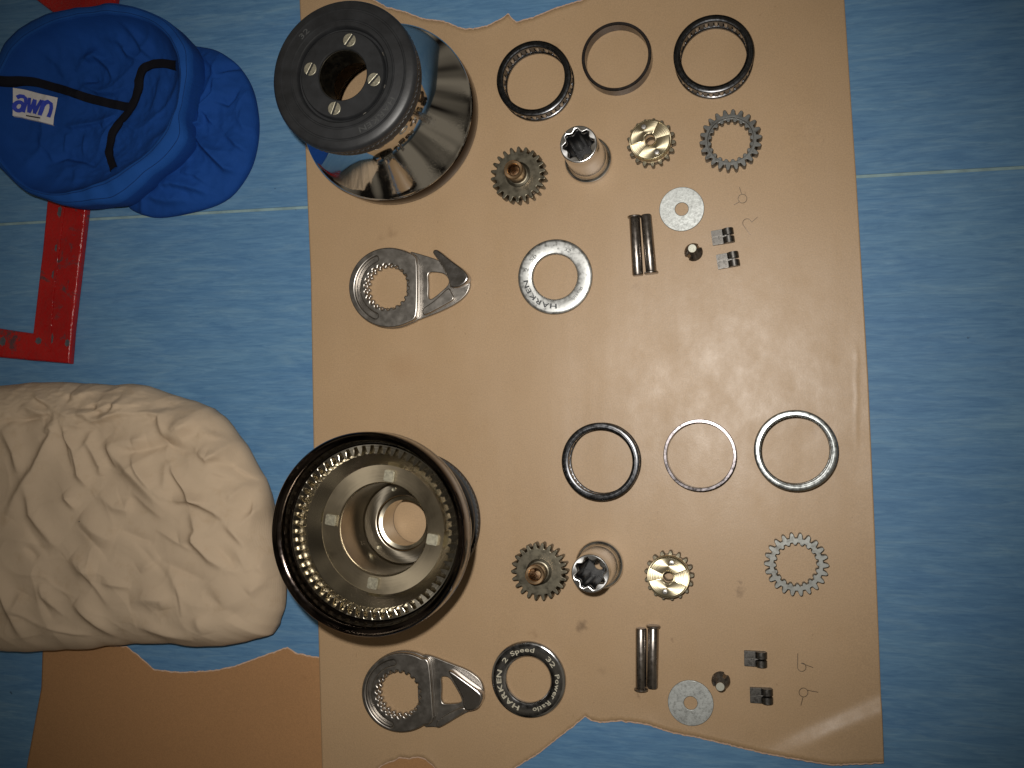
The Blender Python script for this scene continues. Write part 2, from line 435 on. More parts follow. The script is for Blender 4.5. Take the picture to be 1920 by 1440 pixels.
# ------------------------------------------------------------------ kraft paper sheets
def interp(pts, x):
    xs = [p[0] for p in pts]; ys = [p[1] for p in pts]
    return float(np.interp(x, xs, ys))
def fz(x, y, s, seed=0.0):
    return noise.noise(Vector((x*s+seed, y*s-seed, seed*1.7)))
def sheet(name, left, right, top, bot, nu, nv, zf, mat, label, cat, jit=1.6, seed=3.0):
    vs, fs = [], []
    rimT, rimB = [], []
    for i in range(nu+1):
        u = i/nu
        xt = interp([(0, left[0][0]), (1, right[0][0])], u)
        # iterate so that the torn edges run at their own x
        xT = left[0][0]+(right[0][0]-left[0][0])*u
        yT = interp(top, xT)
        xB = left[-1][0]+(right[-1][0]-left[-1][0])*u
        yB = interp(bot, xB)
        e = jit*(noise.noise(Vector((xT*.11, seed, 0)))+.6*noise.noise(Vector((xT*.37, seed, 4))))
        f = jit*(noise.noise(Vector((xB*.11, seed, 9)))+.6*noise.noise(Vector((xB*.37, seed, 14))))
        yT += e; yB += f
        for j in range(nv+1):
            v = j/nv
            y = yT+(yB-yT)*v
            xl = interp([(p[1], p[0]) for p in left], y); xr = interp([(p[1], p[0]) for p in right], y)
            x = xl+(xr-xl)*u
            p = at(x, y, 0.001)
            vs.append((p.x, p.y, zf(x, y, u, v)))
    for i in range(nu):
        for j in range(nv):
            a = i*(nv+1)+j
            fs.append((a, a+1, a+nv+2, a+nv+1))
    o = mesh(name, vs, fs, mat, None, smooth=80)
    md = o.modifiers.new('thickness', 'SOLIDIFY'); md.thickness = .00022; md.offset = -1
    tag(o, label, cat)
    # pale torn fibre along the ripped edges
    for (j0, sgn) in ((0, 1), (nv, -1)):
        V, F = [], []
        for i in range(nu+1):
            p = Vector(vs[i*(nv+1)+j0]); wd = .0007+.0006*noise.noise(Vector((i*.4, seed, j0)))
            q = p+Vector((0, -sgn*max(wd, .0002), 0)); k = p+Vector((0, sgn*.0005, 0))
            V += [(k.x, k.y, p.z+.00005), (q.x, q.y, p.z+.00022)]
        for i in range(nu): F.append((2*i, 2*i+2, 2*i+3, 2*i+1) if sgn < 0 else (2*i, 2*i+1, 2*i+3, 2*i+2))
        mesh('torn_edge', V, F, M['torn'], o, smooth=0)
    return o
def z_main(x, y, u, v):
    z = .00105+.00028*fz(x, y, .006, 2)+.00012*math.sin(x*.045+1.3*fz(x, y, .003, 5))
    # the lower right corner and the right edge lift a little
    d = y-(1392-(x-1480)*.44)
    q = min(1, max(0, (d+16)/34)); g = min(1, max(0, (x-1400)/130))
    z += .0036*q*q*(3-2*q)*g*g*(3-2*g)
    z += .0002*math.exp(-((x-1606-6*fz(x, y, .02, 4))/5)**2)*min(1, max(0, (y-640)/40))*min(1, max(0, (860-y)/60))
    z += .0012*max(0, (x-1560)/90)**2*max(0, min(1, (y-200)/300))
    e = min(v, 1-v)
    if e < .03: z += .0012*(1-e/.03)**2*(.4+.6*abs(fz(x, y, .01, 9)))
    return z
mleft = [(559, -60), (562, 0), (577, 380), (583, 520), (589, 880), (599, 1250), (604, 1440), (606, 1500)]
mright = [(1580, -60), (1583, 0), (1605, 330), (1627, 700), (1640, 1000), (1655, 1400), (1657, 1500)]
mtop = [(559, -30), (640, -20), (690, -4), (722, 14), (757, 23), (786, 35), (830, 41), (859, 54), (882, 55), (911, 48), (935, 36), (949, 26), (956, 36), (963, 42), (996, 33), (1040, 15), (1087, 1), (1130, -20), (1580, -40)]
mbot = [(604, 1480), (690, 1470), (706, 1444), (720, 1434), (735, 1428), (755, 1420), (770, 1422), (786, 1419), (800, 1423), (815, 1436), (826, 1452), (850, 1470), (900, 1480), (945, 1456), (971, 1437), (1014, 1411), (1047, 1385), (1086, 1356), (1102, 1342), (1112, 1350), (1129, 1354), (1167, 1351), (1215, 1357), (1263, 1373), (1311, 1382), (1373, 1397), (1431, 1411), (1488, 1420), (1560, 1431), (1620, 1429), (1657, 1426)]
sheet('kraft_paper_sheet', mleft, mright, mtop, mbot, 420, 150, z_main, M['kraft'],
      'large brown kraft paper sheet with torn ends lying under the winch parts', 'paper')
def z_under(x, y, u, v):
    return .00045+.00012*fz(x, y, .006, 12)
sheet('torn_kraft_paper', [(82, 1150), (79, 1224), (77, 1289), (49, 1440), (40, 1500)], [(880, 1150), (880, 1500)],
      [(40, 1205), (120, 1208), (238, 1212), (262, 1230), (292, 1256), (340, 1261), (400, 1258), (440, 1250), (500, 1228), (540, 1214), (556, 1225), (597, 1233), (700, 1236), (880, 1240)],
      [(40, 1500), (880, 1500)], 260, 60, z_under, M['kraft_under'],
      'darker torn piece of brown paper below the beige sack', 'paper', seed=21.0)

# ------------------------------------------------------------------ winch drums
HT = 127.0
def slotted_screw(parent, r, x, y, z, ang, mat):
    rot = lambda px, py: (x+px*math.cos(ang)-py*math.sin(ang), y+px*math.sin(ang)+py*math.cos(ang))
    e = empty('screw', (x/1000, y/1000, z/1000), ang); e.parent = parent
    hs = r*.16
    for s in (-1, 1):
        a0 = math.asin(hs/r)
        lp = [(r*math.cos(a0+(PI-2*a0)*i/16), s*r*math.sin(a0+(PI-2*a0)*i/16)) for i in range(17)]
        if s < 0: lp = lp[::-1]
        plate('screw_head', [lp], -1.0, 1.3, mat, e, .25)
    plate('screw_slot', [circle(r*.98, 24)], -1.2, .4, M['slot'], e, .1)
    return e
def make_drum(loc, spin, inverted, label):
    root = empty('winch_drum', loc, spin, label, 'winch drum'); root.scale = (.985, .985, 1)
    g = root
    if inverted:
        root.rotation_euler = (PI, 0, spin); root.location = (loc[0], loc[1], loc[2]+HT/1000)
    # chrome shell, seen outside upright and inside when turned over
    prof = [(80.2, 20.2), (81.2, 21), (81.5, 22.2), (80.9, 23.4), (79.8, 24.2)]
    prof += [(43.4+36.0*(1-k/22)**1.5, 24.4+51.6*k/22) for k in range(1, 22)]
    prof += [(43.3, 76), (43.2, 84), (44.0, 91), (45.5, 95), (48, 98), (40, 100.5), (30, 100.5), (25.2, 100),
            (25.2, 96.6), (36.6, 96.4), (39.0, 66), (39.2, 45.2), (48.0, 43.4), (53.0, 43.0), (58.4, 41.6), (64.8, 33.6), (71.5, 29.9), (71.5, 20.4)]
    lathe('shell', prof, M['chrome'], g, 144, closed=True, smooth=38)
    lathe('skirt_band', [(81.0, .8), (81.5, 2.2), (81.6, 8), (81.5, 18.8), (80.9, 20.1), (71.4, 20.1), (71.6, 17.2), (72.6, 15.4), (73.6, 11), (73.9, 7), (75.2, 4.6), (77.6, 3.6), (79.0, 2.2), (79.6, .6), (80.4, 0)], M['skirt'], g, 144, closed=True, smooth=38)
    # ring gear inside the skirt
    plate('ring_gear', [circle(71.3, 128), gear(60, 70.2, 63.2, .02, .20, .66)], 17.0, 28.6, M['inner'], g, .3)
    # machined web plate and hub sleeve
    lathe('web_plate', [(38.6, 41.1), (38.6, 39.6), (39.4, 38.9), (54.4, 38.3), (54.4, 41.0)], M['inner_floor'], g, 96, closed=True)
    lathe('web_wall', [(53.4, 41.0), (53.6, 38.0), (54.6, 37.2), (62.4, 29.6), (63.4, 28.9), (70.5, 28.8), (70.5, 30), (64, 33), (57, 41.2)], M['inner'], g, 96, closed=True)
    lathe('hub_sleeve', [(38.9, 41.2), (38.3, 42), (36.4, 86), (36.0, 88.2), (35.0, 89.0), (25.4, 89.4), (24.4, 89.8), (23.6, 91.2), (23.6, 99.6), (25.0, 99.6), (25.0, 96.3), (36.4, 96.1), (38.8, 62)], M['hub'], g, 96, closed=True)
    for k in range(4):
        a = math.radians(14+90*k)
        lg = box('lug', 9.5, 9.0, 5.4, M['screw'], g, (0, 0, 0), .7)
        lg.location = (45*math.cos(a)/1000, 45*math.sin(a)/1000, .0370); lg.rotation_euler = (0, 0, a)
    for k in range(3):
        a = math.radians(20+120*k)
        rv = lathe('rivet', [(0.01, 87.4), (1.4, 87.2), (1.9, 88.2), (1.9, 90)], M['screw'], g, 16)
        rv.location = (30.6*math.cos(a)/1000, 30.6*math.sin(a)/1000, 0)
    # slotted bearing sleeve in the neck
    lathe('neck_ring', [(23.4, 93), (23.4, 123), (20.6, 123), (20.2, 121), (20.2, 94)], M['inner'] if inverted else M['steel_dark'], g, 64, closed=True)
    # self-tailing jaws and top disc
    def up(l): return [(r, z+15.0) for (r, z) in l]
    lathe('lower_jaw', up([(46, 84), (58, 86), (61.0, 89.4), (61.4, 92), (60.5, 95), (50, 97), (44, 98.4), (30, 98.4), (30, 86)]), M['black'], g, 96, closed=True)
    plate('jaw_ring', [gear(84, 61.9, 62.6, 0, .55, .8), circle(30, 64)], 113.4, 116.2, M['black'], g, .3)
    lathe('top_disc', up([(50, 99.8), (57.5, 100.2), (61.8, 101.6), (62.6, 103.6), (62.4, 106), (61.2, 108.2), (59.4, 109.4), (54.6, 110.2), (54.2, 109.7), (53.0, 109.7), (52.6, 110.4), (45.2, 111.4), (44.7, 110.8), (43.7, 110.8), (43.2, 111.6),
                       (40.0, 111.6), (38.9, 110.6), (38.3, 106.5), (36.6, 106.2), (36.0, 110.0), (35.2, 110.8), (21.8, 110.8), (20.9, 109.8), (20.7, 101.4), (30, 101.0)]), M['black'], g, 128, closed=True, smooth=40)
    for k in range(4):
        a = math.radians(-13+90*k)
        slotted_screw(g, 5.4, 28.3*math.cos(a), 28.3*math.sin(a), 125.2, math.radians(45+8*k), M['screw'])
    for k in range(3):
        a = math.radians(-60+42*k)
        bl = box('clip', 3.2, 1.0, 2.0, M['chrome_dull'], g, (0, 0, 0), .2)
        bl.location = (37.4*math.cos(a)/1000, 37.4*math.sin(a)/1000, .1225); bl.rotation_euler = (0, 0, a+PI/2)
    for word, a0, a1 in (('HARKEN', 333, 287), ('32', 138, 126)):
        text_mesh('embossed_lettering', [(word, 6.4, arc_place(a0, a1, 47.0), .012)], M['black_print'], g, 125.9, .3)
    return root
du = at(653, 146, HT/1000); du2 = at(728, 217, .022)
make_drum((du.x*.5+du2.x*.5-.0035, du.y*.5+du2.y*.5+.0033, .0012), 0, False, 'winch drum standing upright with black disc and four slotted screws on top')
dl = at(683.5, 1000.6, HT/1000); dl2 = at(784, 977, .006)
make_drum((dl.x*.75+dl2.x*.25, dl.y*.75+dl2.y*.25, .0012), math.radians(5), True, 'winch drum lying upside down with its inner gear teeth showing')

# ------------------------------------------------------------------ bearings and spacer rings
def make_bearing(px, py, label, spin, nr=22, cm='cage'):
    ro, ri, h = 33.3, 27.4, 19.0
    p = at(px, py, h/1000)
    t = empty('roller_bearing', (p.x, p.y, .0013), spin, label, 'bearing', 'caged roller bearings')
    for (z0, z1) in ((0, 4.2), (14.8, 19.0)):
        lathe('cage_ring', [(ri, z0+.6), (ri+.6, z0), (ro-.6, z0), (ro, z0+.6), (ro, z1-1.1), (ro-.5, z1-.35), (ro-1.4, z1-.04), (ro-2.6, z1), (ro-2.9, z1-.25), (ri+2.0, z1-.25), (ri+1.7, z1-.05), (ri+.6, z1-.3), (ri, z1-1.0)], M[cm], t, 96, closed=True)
    rm = None; bm_ = None
    for k in range(nr):
        a = 2*PI*k/nr
        if rm is None:
            r = lathe('roller', [(.01, 4.3), (2.0, 4.5), (2.35, 5.0), (2.35, 14.0), (2.0, 14.5), (.01, 14.7)], M['chrome_dull'], t, 14); rm = r
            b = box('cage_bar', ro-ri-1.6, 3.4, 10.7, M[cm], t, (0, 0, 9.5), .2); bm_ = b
        else:
            r = rm.copy(); C.objects.link(r); r.parent = t
            b = bm_.copy(); C.objects.link(b); b.parent = t
        rr = (ro+ri)/2000
        r.location = (rr*math.cos(a), rr*math.sin(a), 0)
        a2 = a+PI/nr
        b.location = (rr*math.cos(a2), rr*math.sin(a2), 0); b.rotation_euler = (0, 0, a2)
    return t
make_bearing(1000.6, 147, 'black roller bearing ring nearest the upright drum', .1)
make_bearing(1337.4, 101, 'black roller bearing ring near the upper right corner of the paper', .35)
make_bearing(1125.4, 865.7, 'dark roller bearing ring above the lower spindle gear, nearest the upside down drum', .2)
make_bearing(1492, 845, 'shiny roller bearing ring near the right edge of the paper', .05, cm='cage_lit')
def make_spacer(px, py, label):
    h = 14.0
    p = at(px, py, h/1000)
    t = lathe('spacer_ring', [(27.4, .5), (27.8, 0), (29.7, 0), (30.2, .5), (30.2, h-.5), (29.7, h), (27.8, h), (27.4, h-.5)], M['spacer'], None, 96, closed=True)
    t.location = (p.x, p.y, .0013)
    return tag(t, label, 'spacer ring', 'plain spacer rings')
M['spacer'] = metal('dark_polished_ring', (.12, .11, .115), .20, .4, grime_amt=.3, bumps=.05, scale=60)
make_spacer(1155.7, 106.4, 'thin plain dark ring between the two bearings at the top')
make_spacer(1312, 853.7, 'thin plain shiny ring between the two lower bearings')

# ------------------------------------------------------------------ spindle gears
def make_spindle_gear(px, py, bx, by, label, spin):
    p = at(px, py, .014)
    t = empty('spindle_gear', (p.x, p.y, .0013), spin, label, 'gear', 'spindle gears with a bronze bush')
    plate('toothed_wheel', [gear(22, 20.0, 24.8, 0, .26, .66), circle(6.0, 32)], 0, 14, M['steel_dark'], t, .4)
    lathe('shoulder', [(6, 13.8), (11.2, 13.8), (11.0, 15.2), (9.4, 16.0), (9.0, 16.2), (6, 16.2)], M['steel_dark'], t, 48, closed=True)
    lathe('bronze_bush', [(5.0, 2), (5.0, 31.2), (5.8, 32.2), (7.8, 32.2), (8.4, 31.4), (8.4, 16.0), (7.4, 2)], M['bronze'], t, 48, closed=True)
    return t
make_spindle_gear(971.5, 327.6, 0, 0, 'dark steel gear with bronze bush beside the upper winch handle socket', .12)
make_spindle_gear(1010.9, 1071.6, 0, 0, 'dark steel gear with bronze bush left of the lower winch handle socket', .02)

# ------------------------------------------------------------------ winch handle sockets
def star(n, ro, ri, ph=0, flat=.0):
    o = []
    for i in range(n):
        a = ph+2*PI*i/n
        for f, r in ((-.10, ro*.985), (.10, ro*.985), (.36, ri*1.02), (.5, ri), (.64, ri*1.02)):
            o.append((r*math.cos(a+f*2*PI/n), r*math.sin(a+f*2*PI/n)))
    return o
def make_socket(px, py, label, spin):
    p = at(px, py, .057)
    t = empty('handle_socket', (p.x, p.y, .0013), spin, label, 'socket', 'winch handle sockets')
    lathe('body', [(16.2, 1), (19.6, 0), (20.6, .8), (20.8, 4.4), (20.2, 5.4), (18.4, 6.0), (17.6, 7.2), (17.4, 9.4), (17.2, 10), (16.9, 10.6), (16.8, 14), (16.2, 40), (15.8, 52.5), (15.3, 54.4), (15.3, 2)],
          M['socket'], t, 72, closed=True, smooth=40)
    plate('star_rim', [circle(15.6, 72), star(8, 13.2, 10.2, .15)], 50, 57, M['socket'], t, .9, bres=3)
    plate('star_bore', [circle(15.25, 72), star(8, 13.3, 10.3, .15)], 3, 50.1, M['bore'], t, .05)
    lathe('socket_floor', [(4.5, .6), (15.1, .6), (15.1, 3.1), (4.5, 3.1)], M['bore'], t, 32, closed=True)
    return t
M['socket'] = turned('socket_chrome', (.76, .76, .76), .22, .75, 1300, .05)
make_socket(1085, 271, 'chrome star socket with flanged foot beside the upper spindle gear', 0)
make_socket(1107, 1075, 'chrome star socket with flanged foot beside the lower spindle gear', .1)

# ------------------------------------------------------------------ pawl carriers
def make_carrier(px, py, label, spin):
    p = at(px, py, .019)
    t = empty('pawl_carrier', (p.x, p.y, .0013), spin, label, 'pawl carrier', 'polished pawl carriers')
    plate('toothed_wheel', [gear(17, 17.6, 20.9, .1, .24, .62), circle(4.4, 32)], 0, 10, M['steel_dark'], t, .35)
    lathe('carrier_body', [(4.6, 9.8), (17.9, 9.8), (18.0, 10.4), (18.0, 15.2), (17.4, 16.0), (4.6, 16.0)], M['gold'], t, 72, closed=True)
    # raised polished lands with two pawl pockets cut into them
    def sector(a0, a1, r1, r0, n=26):
        o = [(r1*math.cos(math.radians(a0+(a1-a0)*i/n)), r1*math.sin(math.radians(a0+(a1-a0)*i/n))) for i in range(n+1)]
        o += [(r0*math.cos(math.radians(a1+(a0-a1)*i/n)), r0*math.sin(math.radians(a1+(a0-a1)*i/n))) for i in range(n+1)]
        return o
    plate('land', [sector(28, 158, 16.6, 5.4)], 15.9, 19.0, M['gold'], t, .5, bres=2)
    plate('land', [sector(196, 338, 16.6, 5.4)], 15.9, 18.6, M['gold'], t, .5, bres=2)
    plate('rim', [circle(17.7, 72), circle(16.7, 72)], 15.9, 18.2, M['gold'], t, .3)
    plate('hub', [circle(5.5, 40), circle(4.5, 40)], 15.9, 19.4, M['gold'], t, .2)
    for a in (80, 262):
        lathe('pivot', [(.01, 20.0), (1.8, 19.8), (2.3, 19.2), (2.3, 15)], M['chrome_dull'], t, 20, c=(12.4*math.cos(math.radians(a)), 12.4*math.sin(math.radians(a))))
    return t
make_carrier(1219, 262.5, 'polished round pawl carrier with short teeth beside the upper star socket', math.radians(35))
make_carrier(1252.9, 1082, 'polished round pawl carrier with short teeth right of the lower star socket', math.radians(-4))

# ------------------------------------------------------------------ ring gears
def make_ring_gear(px, py, label, spin, step):
    p = at(px, py, .010)
    t = empty('ring_gear', (p.x, p.y, .0013), spin, label, 'ring gear', 'loose ring gears')
    h = 13 if step else 10
    mt = M['steel_ring'] if step else M['steel_grey']
    if step:
        plate('toothed_ring', [gear(22, 21.5, 25.8, 0, .26, .70), gear(20, 18.0, 16.0, .05, .34, .72)], 0, h-3, mt, t, .3)
        plate('stepped_rim', [gear(22, 21.45, 25.75, 0, .26, .70), circle(19.0, 64)], h-3.05, h, mt, t, .3)
    else:
        plate('toothed_ring', [gear(22, 21.5, 25.8, 0, .26, .70), gear(20, 18.0, 16.0, .05, .34, .72)], 0, h, mt, t, .35)
    return t
make_ring_gear(1369.8, 264, 'grey ring gear with stepped bore beside the upper pawl carrier', .05, True)
make_ring_gear(1493, 1058.4, 'flat grey ring gear standing apart near the right edge of the paper', .0, False)

# ------------------------------------------------------------------ washers
def make_washer(px, py, label, tx):
    p = at(px, py, .002)
    t = plate('washer', [circle(19.1, 72), circle(5.6, 40)], 0, 2.0, M['zinc'], None, .45, bres=2)
    t.location = (p.x, p.y, .0013); t.rotation_euler = tx
    return tag(t, label, 'washer', 'large zinc washers')
make_washer(1278.3, 392.4, 'large zinc washer just above the upper countersunk screw', (0, 0, 0))
make_washer(1295, 1317.7, 'large zinc washer beside the lower torn paper edge', (0, 0, .6))

# ------------------------------------------------------------------ pins
def make_pin(a, b, label, spin=0):
    """a is the headed end (photo pixels)"""
    r = 4.6
    pa_, pb_ = at(a[0], a[1], r/1000), at(b[0], b[1], r/1000)
    L = (pb_-pa_).length*1000
    t = empty('headed_pin', (pa_.x, pa_.y, .0013), math.atan2(pb_.y-pa_.y, pb_.x-pa_.x), label, 'pin', 'headed steel pins')
    h = lathe('pin_head', [(.01, 0), (5.2, 0), (5.9, .5), (5.9, 1.6), (5.3, 2.1), (.01, 2.2)], M['steel_pin'], t, 36)
    s = lathe('pin_shank', [(.01, 2.1), (4.2, 2.1), (4.6, 2.8), (4.6, L-1.2), (4.0, L-.1), (.01, L)], M['steel_pin'], t, 40)
    for o in (h, s):
        o.rotation_euler = (0, PI/2, 0); o.location = (0, 0, .0052)
    return t
make_pin((1189.7, 405), (1196.3, 517.5), 'steel pin with its head up, left of the pair under the upper carrier')
make_pin((1221.6, 514), (1211.5, 403), 'steel pin with its head down, right of the pair near the upper washer')
make_pin((1202.3, 1294), (1202.3, 1176.5), 'steel pin with its head down, left of the pair near the lower washer')
make_pin((1225.4, 1171.5), (1223.3, 1289), 'steel pin with its head up, right of the pair near the lower washer')

# ------------------------------------------------------------------ countersunk screws standing on their heads
def make_screw(px, py, label, spin):
    p = at(px, py, .001)
    t = empty('countersunk_screw', (p.x, p.y, .0013), spin, label, 'screw', 'countersunk screws')
    prof = [(.01, 0), (7.2, 0), (7.8, .5), (7.8, 1.2), (4.0, 5.4)]
    z = 5.6
    while z < 19.5:
        prof += [(3.55, z), (4.0, z+.4), (3.55, z+.8)]; z += .8
    prof += [(3.5, 20.4), (3.2, 21.2), (.01, 21.2)]
    # driver slot cut across the head: two half turns with a gap would show only as notches at the rim
    n = 48; vs = []; fs = []
    for (r, z) in prof:
        for i in range(n):
            a = 2*PI*i/n
            rr = r
            if z <= 1.3 and r > 7 and (min(abs(a-0), abs(a-2*PI)) < .14 or abs(a-PI) < .14): rr = r*.84
            vs.append((rr*math.cos(a)/1000, rr*math.sin(a)/1000, z/1000))
    m = len(prof)
    for j in range(m-1):
        for i in range(n):
            k = (i+1) % n
            fs.append((j*n+i, j*n+k, (j+1)*n+k, (j+1)*n+i))
    fs.append(tuple(range(n))[::-1])
    mesh('threaded_body', vs, fs, M['steel_pin'], t, 28)
    plate('end_face', [circle(3.45, 32)], 21.0, 21.6, M['letter_metal'], t, .15)
    return t
M['letter_metal'] = metal('bright_cut_metal', (.42, .42, .36), .5, .2, grime_amt=.1, bumps=.1, scale=500, metallic=.6)
make_screw(1300.5, 473.3, 'countersunk screw standing on its head below the upper washer', math.radians(225))
make_screw(1351.7, 1275.6, 'countersunk screw standing on its head beside the lower washer', math.radians(55))

# ------------------------------------------------------------------ pawls
def make_pawl(px, py, deg, label):
    p = at(px, py, .006)
    t = empty('pawl', (p.x, p.y, .0013), math.radians(deg), label, 'pawl', 'small steel pawls')
    Lh, W = 9.3, 12.4
    # side profile extruded across the width, in two halves with the spring slot between
    prof = [(-Lh, 0.2), (-Lh, 4.2), (-.2, 4.8), (.3, 5.6)]
    cx, cz, r = 4.8, 4.3, 4.5
    for i in range(13):
        a = math.radians(165-195*i/12)
        prof.append((cx+r*math.cos(a), cz+r*math.sin(a)))
    prof += [(cx+3.0, .2), (cx-2.5, 0), (-3, .2)]
    def half(y0, y1, name, pr):
        n = len(pr); vs = [(x/1000, y/1000, z/1000) for y in (y0, y1) for (x, z) in pr]
        fs = [tuple(range(n)), tuple(range(n, 2*n))[::-1]]
        for i in range(n):
            j = (i+1) % n; fs.append((i, i+n, j+n, j))
        me = bpy.data.meshes.new(name); me.from_pydata(vs, [], fs)
        bm = bmesh.new(); bm.from_mesh(me); bmesh.ops.recalc_face_normals(bm, faces=bm.faces)
        bmesh.ops.bevel(bm, geom=[e for e in bm.edges if e.calc_face_angle(0) > 1.2], offset=.0003, segments=2, affect='EDGES')
        bm.to_mesh(me); bm.free()
        return link(name, me, M['pawl'], t, 40)
    half(.75, W/2, 'pawl_cheek', prof); half(-W/2, -.75, 'pawl_cheek', prof)
    half(-.76, .76, 'pawl_web', [(-Lh+.05, .3), (-Lh+.05, 4.1), (-3.6, 4.3), (-3.4, 2.2), (6.0, 2.0), (6.0, .3)])
    return t
M['pawl'] = metal('ground_steel', (.130, .125, .118), .40, .3, grime_amt=.25, bumps=.08, scale=120)
make_pawl(1355.3, 443, 7, 'small slotted steel pawl right of the upper washer, upper of its pair')
make_pawl(1365, 487.5, 8, 'small slotted steel pawl right of the upper screw, lower of its pair')
make_pawl(1416.7, 1236, 0, 'small slotted steel pawl below the flat ring gear, upper of its pair')
make_pawl(1427.7, 1305, 1, 'small slotted steel pawl near the lower right corner, lower of its pair')

# ------------------------------------------------------------------ pawl springs
def make_spring(cx, cy, r, a0, turns, leg0, leg1, label):
    z = .0018
    def P(x, y, zz=z): return at(x, y, zz)
    pts = []
    if leg0: pts.append(P(leg0[0], leg0[1]))
    n = int(40*abs(turns))
    for i in range(n+1):
        a = math.radians(a0)+2*PI*turns*i/n
        pts.append(P(cx+r*math.cos(a), cy+r*math.sin(a), z+.0008*i/n))
    if leg1: pts.append(P(leg1[0], leg1[1], z+.0003))
    o = tube('wire_spring', pts, .00024, M['wire'], None, 6)
    return tag(o, label, 'spring', 'pawl springs')
make_spring(1392.1, 372.3, 8.2, -100, 1.65, (1386.5, 351), (1376, 384), 'thin wire spring with its tail up, nearest the upper washer')
make_spring(1400.9, 418.3, 8.2, -10, -.55, (1420.5, 406.8), (1407, 440.5), 'thin wire spring shaped like a letter p beside the upper pawls')
make_spring(1503.3, 1251, 7.9, 170, -.75, (1495.8, 1225), (1524.6, 1251.7), 'thin wire spring shaped like a letter b above the other lower spring')
make_spring(1506.5, 1298.3, 8.3, 95, 1.65, (1501.6, 1323), (1534, 1298), 'thin wire spring with its tail down near the lower right corner')

# ------------------------------------------------------------------ lettered cover rings
def make_cover(px, py, label, ringmat, lettermat, rot, worn):
    p = at(px, py, .004)
    t = empty('cover_ring', (p.x, p.y, .0013), 0, label, 'cover ring', 'lettered winch cover rings')
    lathe('ring', [(19.7, .6), (20.2, 0), (32.4, 0), (33.2, .8), (33.3, 2.4), (32.8, 3.4), (31.6, 4.05), (30.6, 4.2), (22.0, 4.2), (20.8, 3.9), (19.9, 3.0)], ringmat, t, 128, closed=True, smooth=28)
    sz = 5.6; r = 24.3
    it = [('HARKEN', sz*1.06, arc_place(252+rot, 162+rot, r-.2), .022)]
    if worn:
        it += [('2', sz*.9, arc_place(146+rot, 138+rot, r), .0), ('Sp', sz*.9, arc_place(124+rot, 107+rot, r), .0), ('32', sz*.8, arc_place(48+rot, 33+rot, r), -.012), ('Ratio', sz*.8, arc_place(-45+rot, -76+rot, r), -.014)]
    else:
        it += [('2', sz, arc_place(147+rot, 135+rot, r), .012), ('Speed', sz, arc_place(126+rot, 76+rot, r), .012), ('32', sz, arc_place(50+rot, 26+rot, r), .012),
               ('Power', sz, arc_place(13+rot, -37+rot, r), .012), ('Ratio', sz, arc_place(-43+rot, -82+rot, r), .012)]
    text_mesh('lettering', it, lettermat, t, 4.1, .16)
    return t
M['cover_silver'] = metal('satin_silver', (.50, .51, .50), .38, .3, grime_amt=.2, bumps=.06, scale=60)
M['cover_dark'] = metal('dark_mirror_chrome', (.46, .46, .47), .16, .3, grime_amt=.1, bumps=.012, scale=40)
make_cover(1040.5, 519, 'worn silver lettered ring beside the upper stripper arm', M['cover_silver'], M['ink'], 22, True)
make_cover(990.6, 1274.2, 'dark chrome ring with pale lettering beside the lower stripper arm', M['cover_dark'], M['letter'], 0, False)

# ------------------------------------------------------------------ stripper arms
def make_arm(c, R_, chord, tail, tri, feeder, lip, slot, label, name='stripper_arm'):
    base = at(c[0], c[1], .006)
    t = empty(name, (base.x, base.y, .0013), 0, label, 'stripper arm', 'self-tailing stripper arms')
    def L(pts, z):
        return [((at(x, y, z).x-base.x)*1000, (at(x, y, z).y-base.y)*1000) for (x, y) in pts]
    def ccw(l):
        return l
    def rnd(l, k=2):       # corner cutting
        for _ in range(k):
            o = []
            for i in range(len(l)):
                a, b = l[i], l[(i+1) % len(l)]
                o += [(a[0]*.78+b[0]*.22, a[1]*.78+b[1]*.22), (a[0]*.22+b[0]*.78, a[1]*.22+b[1]*.78)]
            l = o
        return l
    # tail: low flat plate
    plate('tail_plate', [rnd(L(tail, .004)), rnd(L(tri, .004))], 0, 4.5, M['arm'], t, .7, bres=2)
    col = L(chord, .012)
    R = R_
    teeth = gear(22, 20.4, 18.2, .07, .34, .74)
    plate('collar_base', [rnd(col, 1), teeth], .2, 5.6, M['arm'], t, .6, bres=2)
    # slot groove: the top layer has an arc cut through it
    a0, a1, r0, r1 = slot
    arc = [(r1*math.cos(math.radians(a0+(a1-a0)*i/30)), r1*math.sin(math.radians(a0+(a1-a0)*i/30))) for i in range(31)]
    rm_ = (r0+r1)/2; rw = (r1-r0)/2
    e1 = math.radians(a1); e0 = math.radians(a0)
    cap1 = [(rm_*math.cos(e1)+rw*math.cos(e1+PI*i/8), rm_*math.sin(e1)+rw*math.sin(e1+PI*i/8)) for i in range(1, 8)]
    arc2 = [(r0*math.cos(math.radians(a1+(a0-a1)*i/30)), r0*math.sin(math.radians(a1+(a0-a1)*i/30))) for i in range(31)]
    cap0 = [(rm_*math.cos(e0)+rw*math.cos(e0+PI+PI*i/8), rm_*math.sin(e0)+rw*math.sin(e0+PI+PI*i/8)) for i in range(1, 8)]
    plate('collar_top', [[(x*.985, y*.985) for (x, y) in rnd(col, 1)], gear(22, 21.0, 19.0, .07, .34, .74), arc+cap1+arc2+cap0], 5.5, 12.0, M['arm'], t, 1.2, bres=3)
    plate('feeder', [rnd(L(feeder, .014))], 4.2, 15.0, M['arm_bright'], t, 1.6, bres=3)
    plate('lip', [rnd(L(lip, .010))], 4.2, 10.0, M['arm'], t, 1.0, bres=2)
    return t
M['arm_bright'] = metal('polished_arm_steel', (.46, .44, .43), .20, .2, grime_amt=.1, bumps=.01, scale=30)
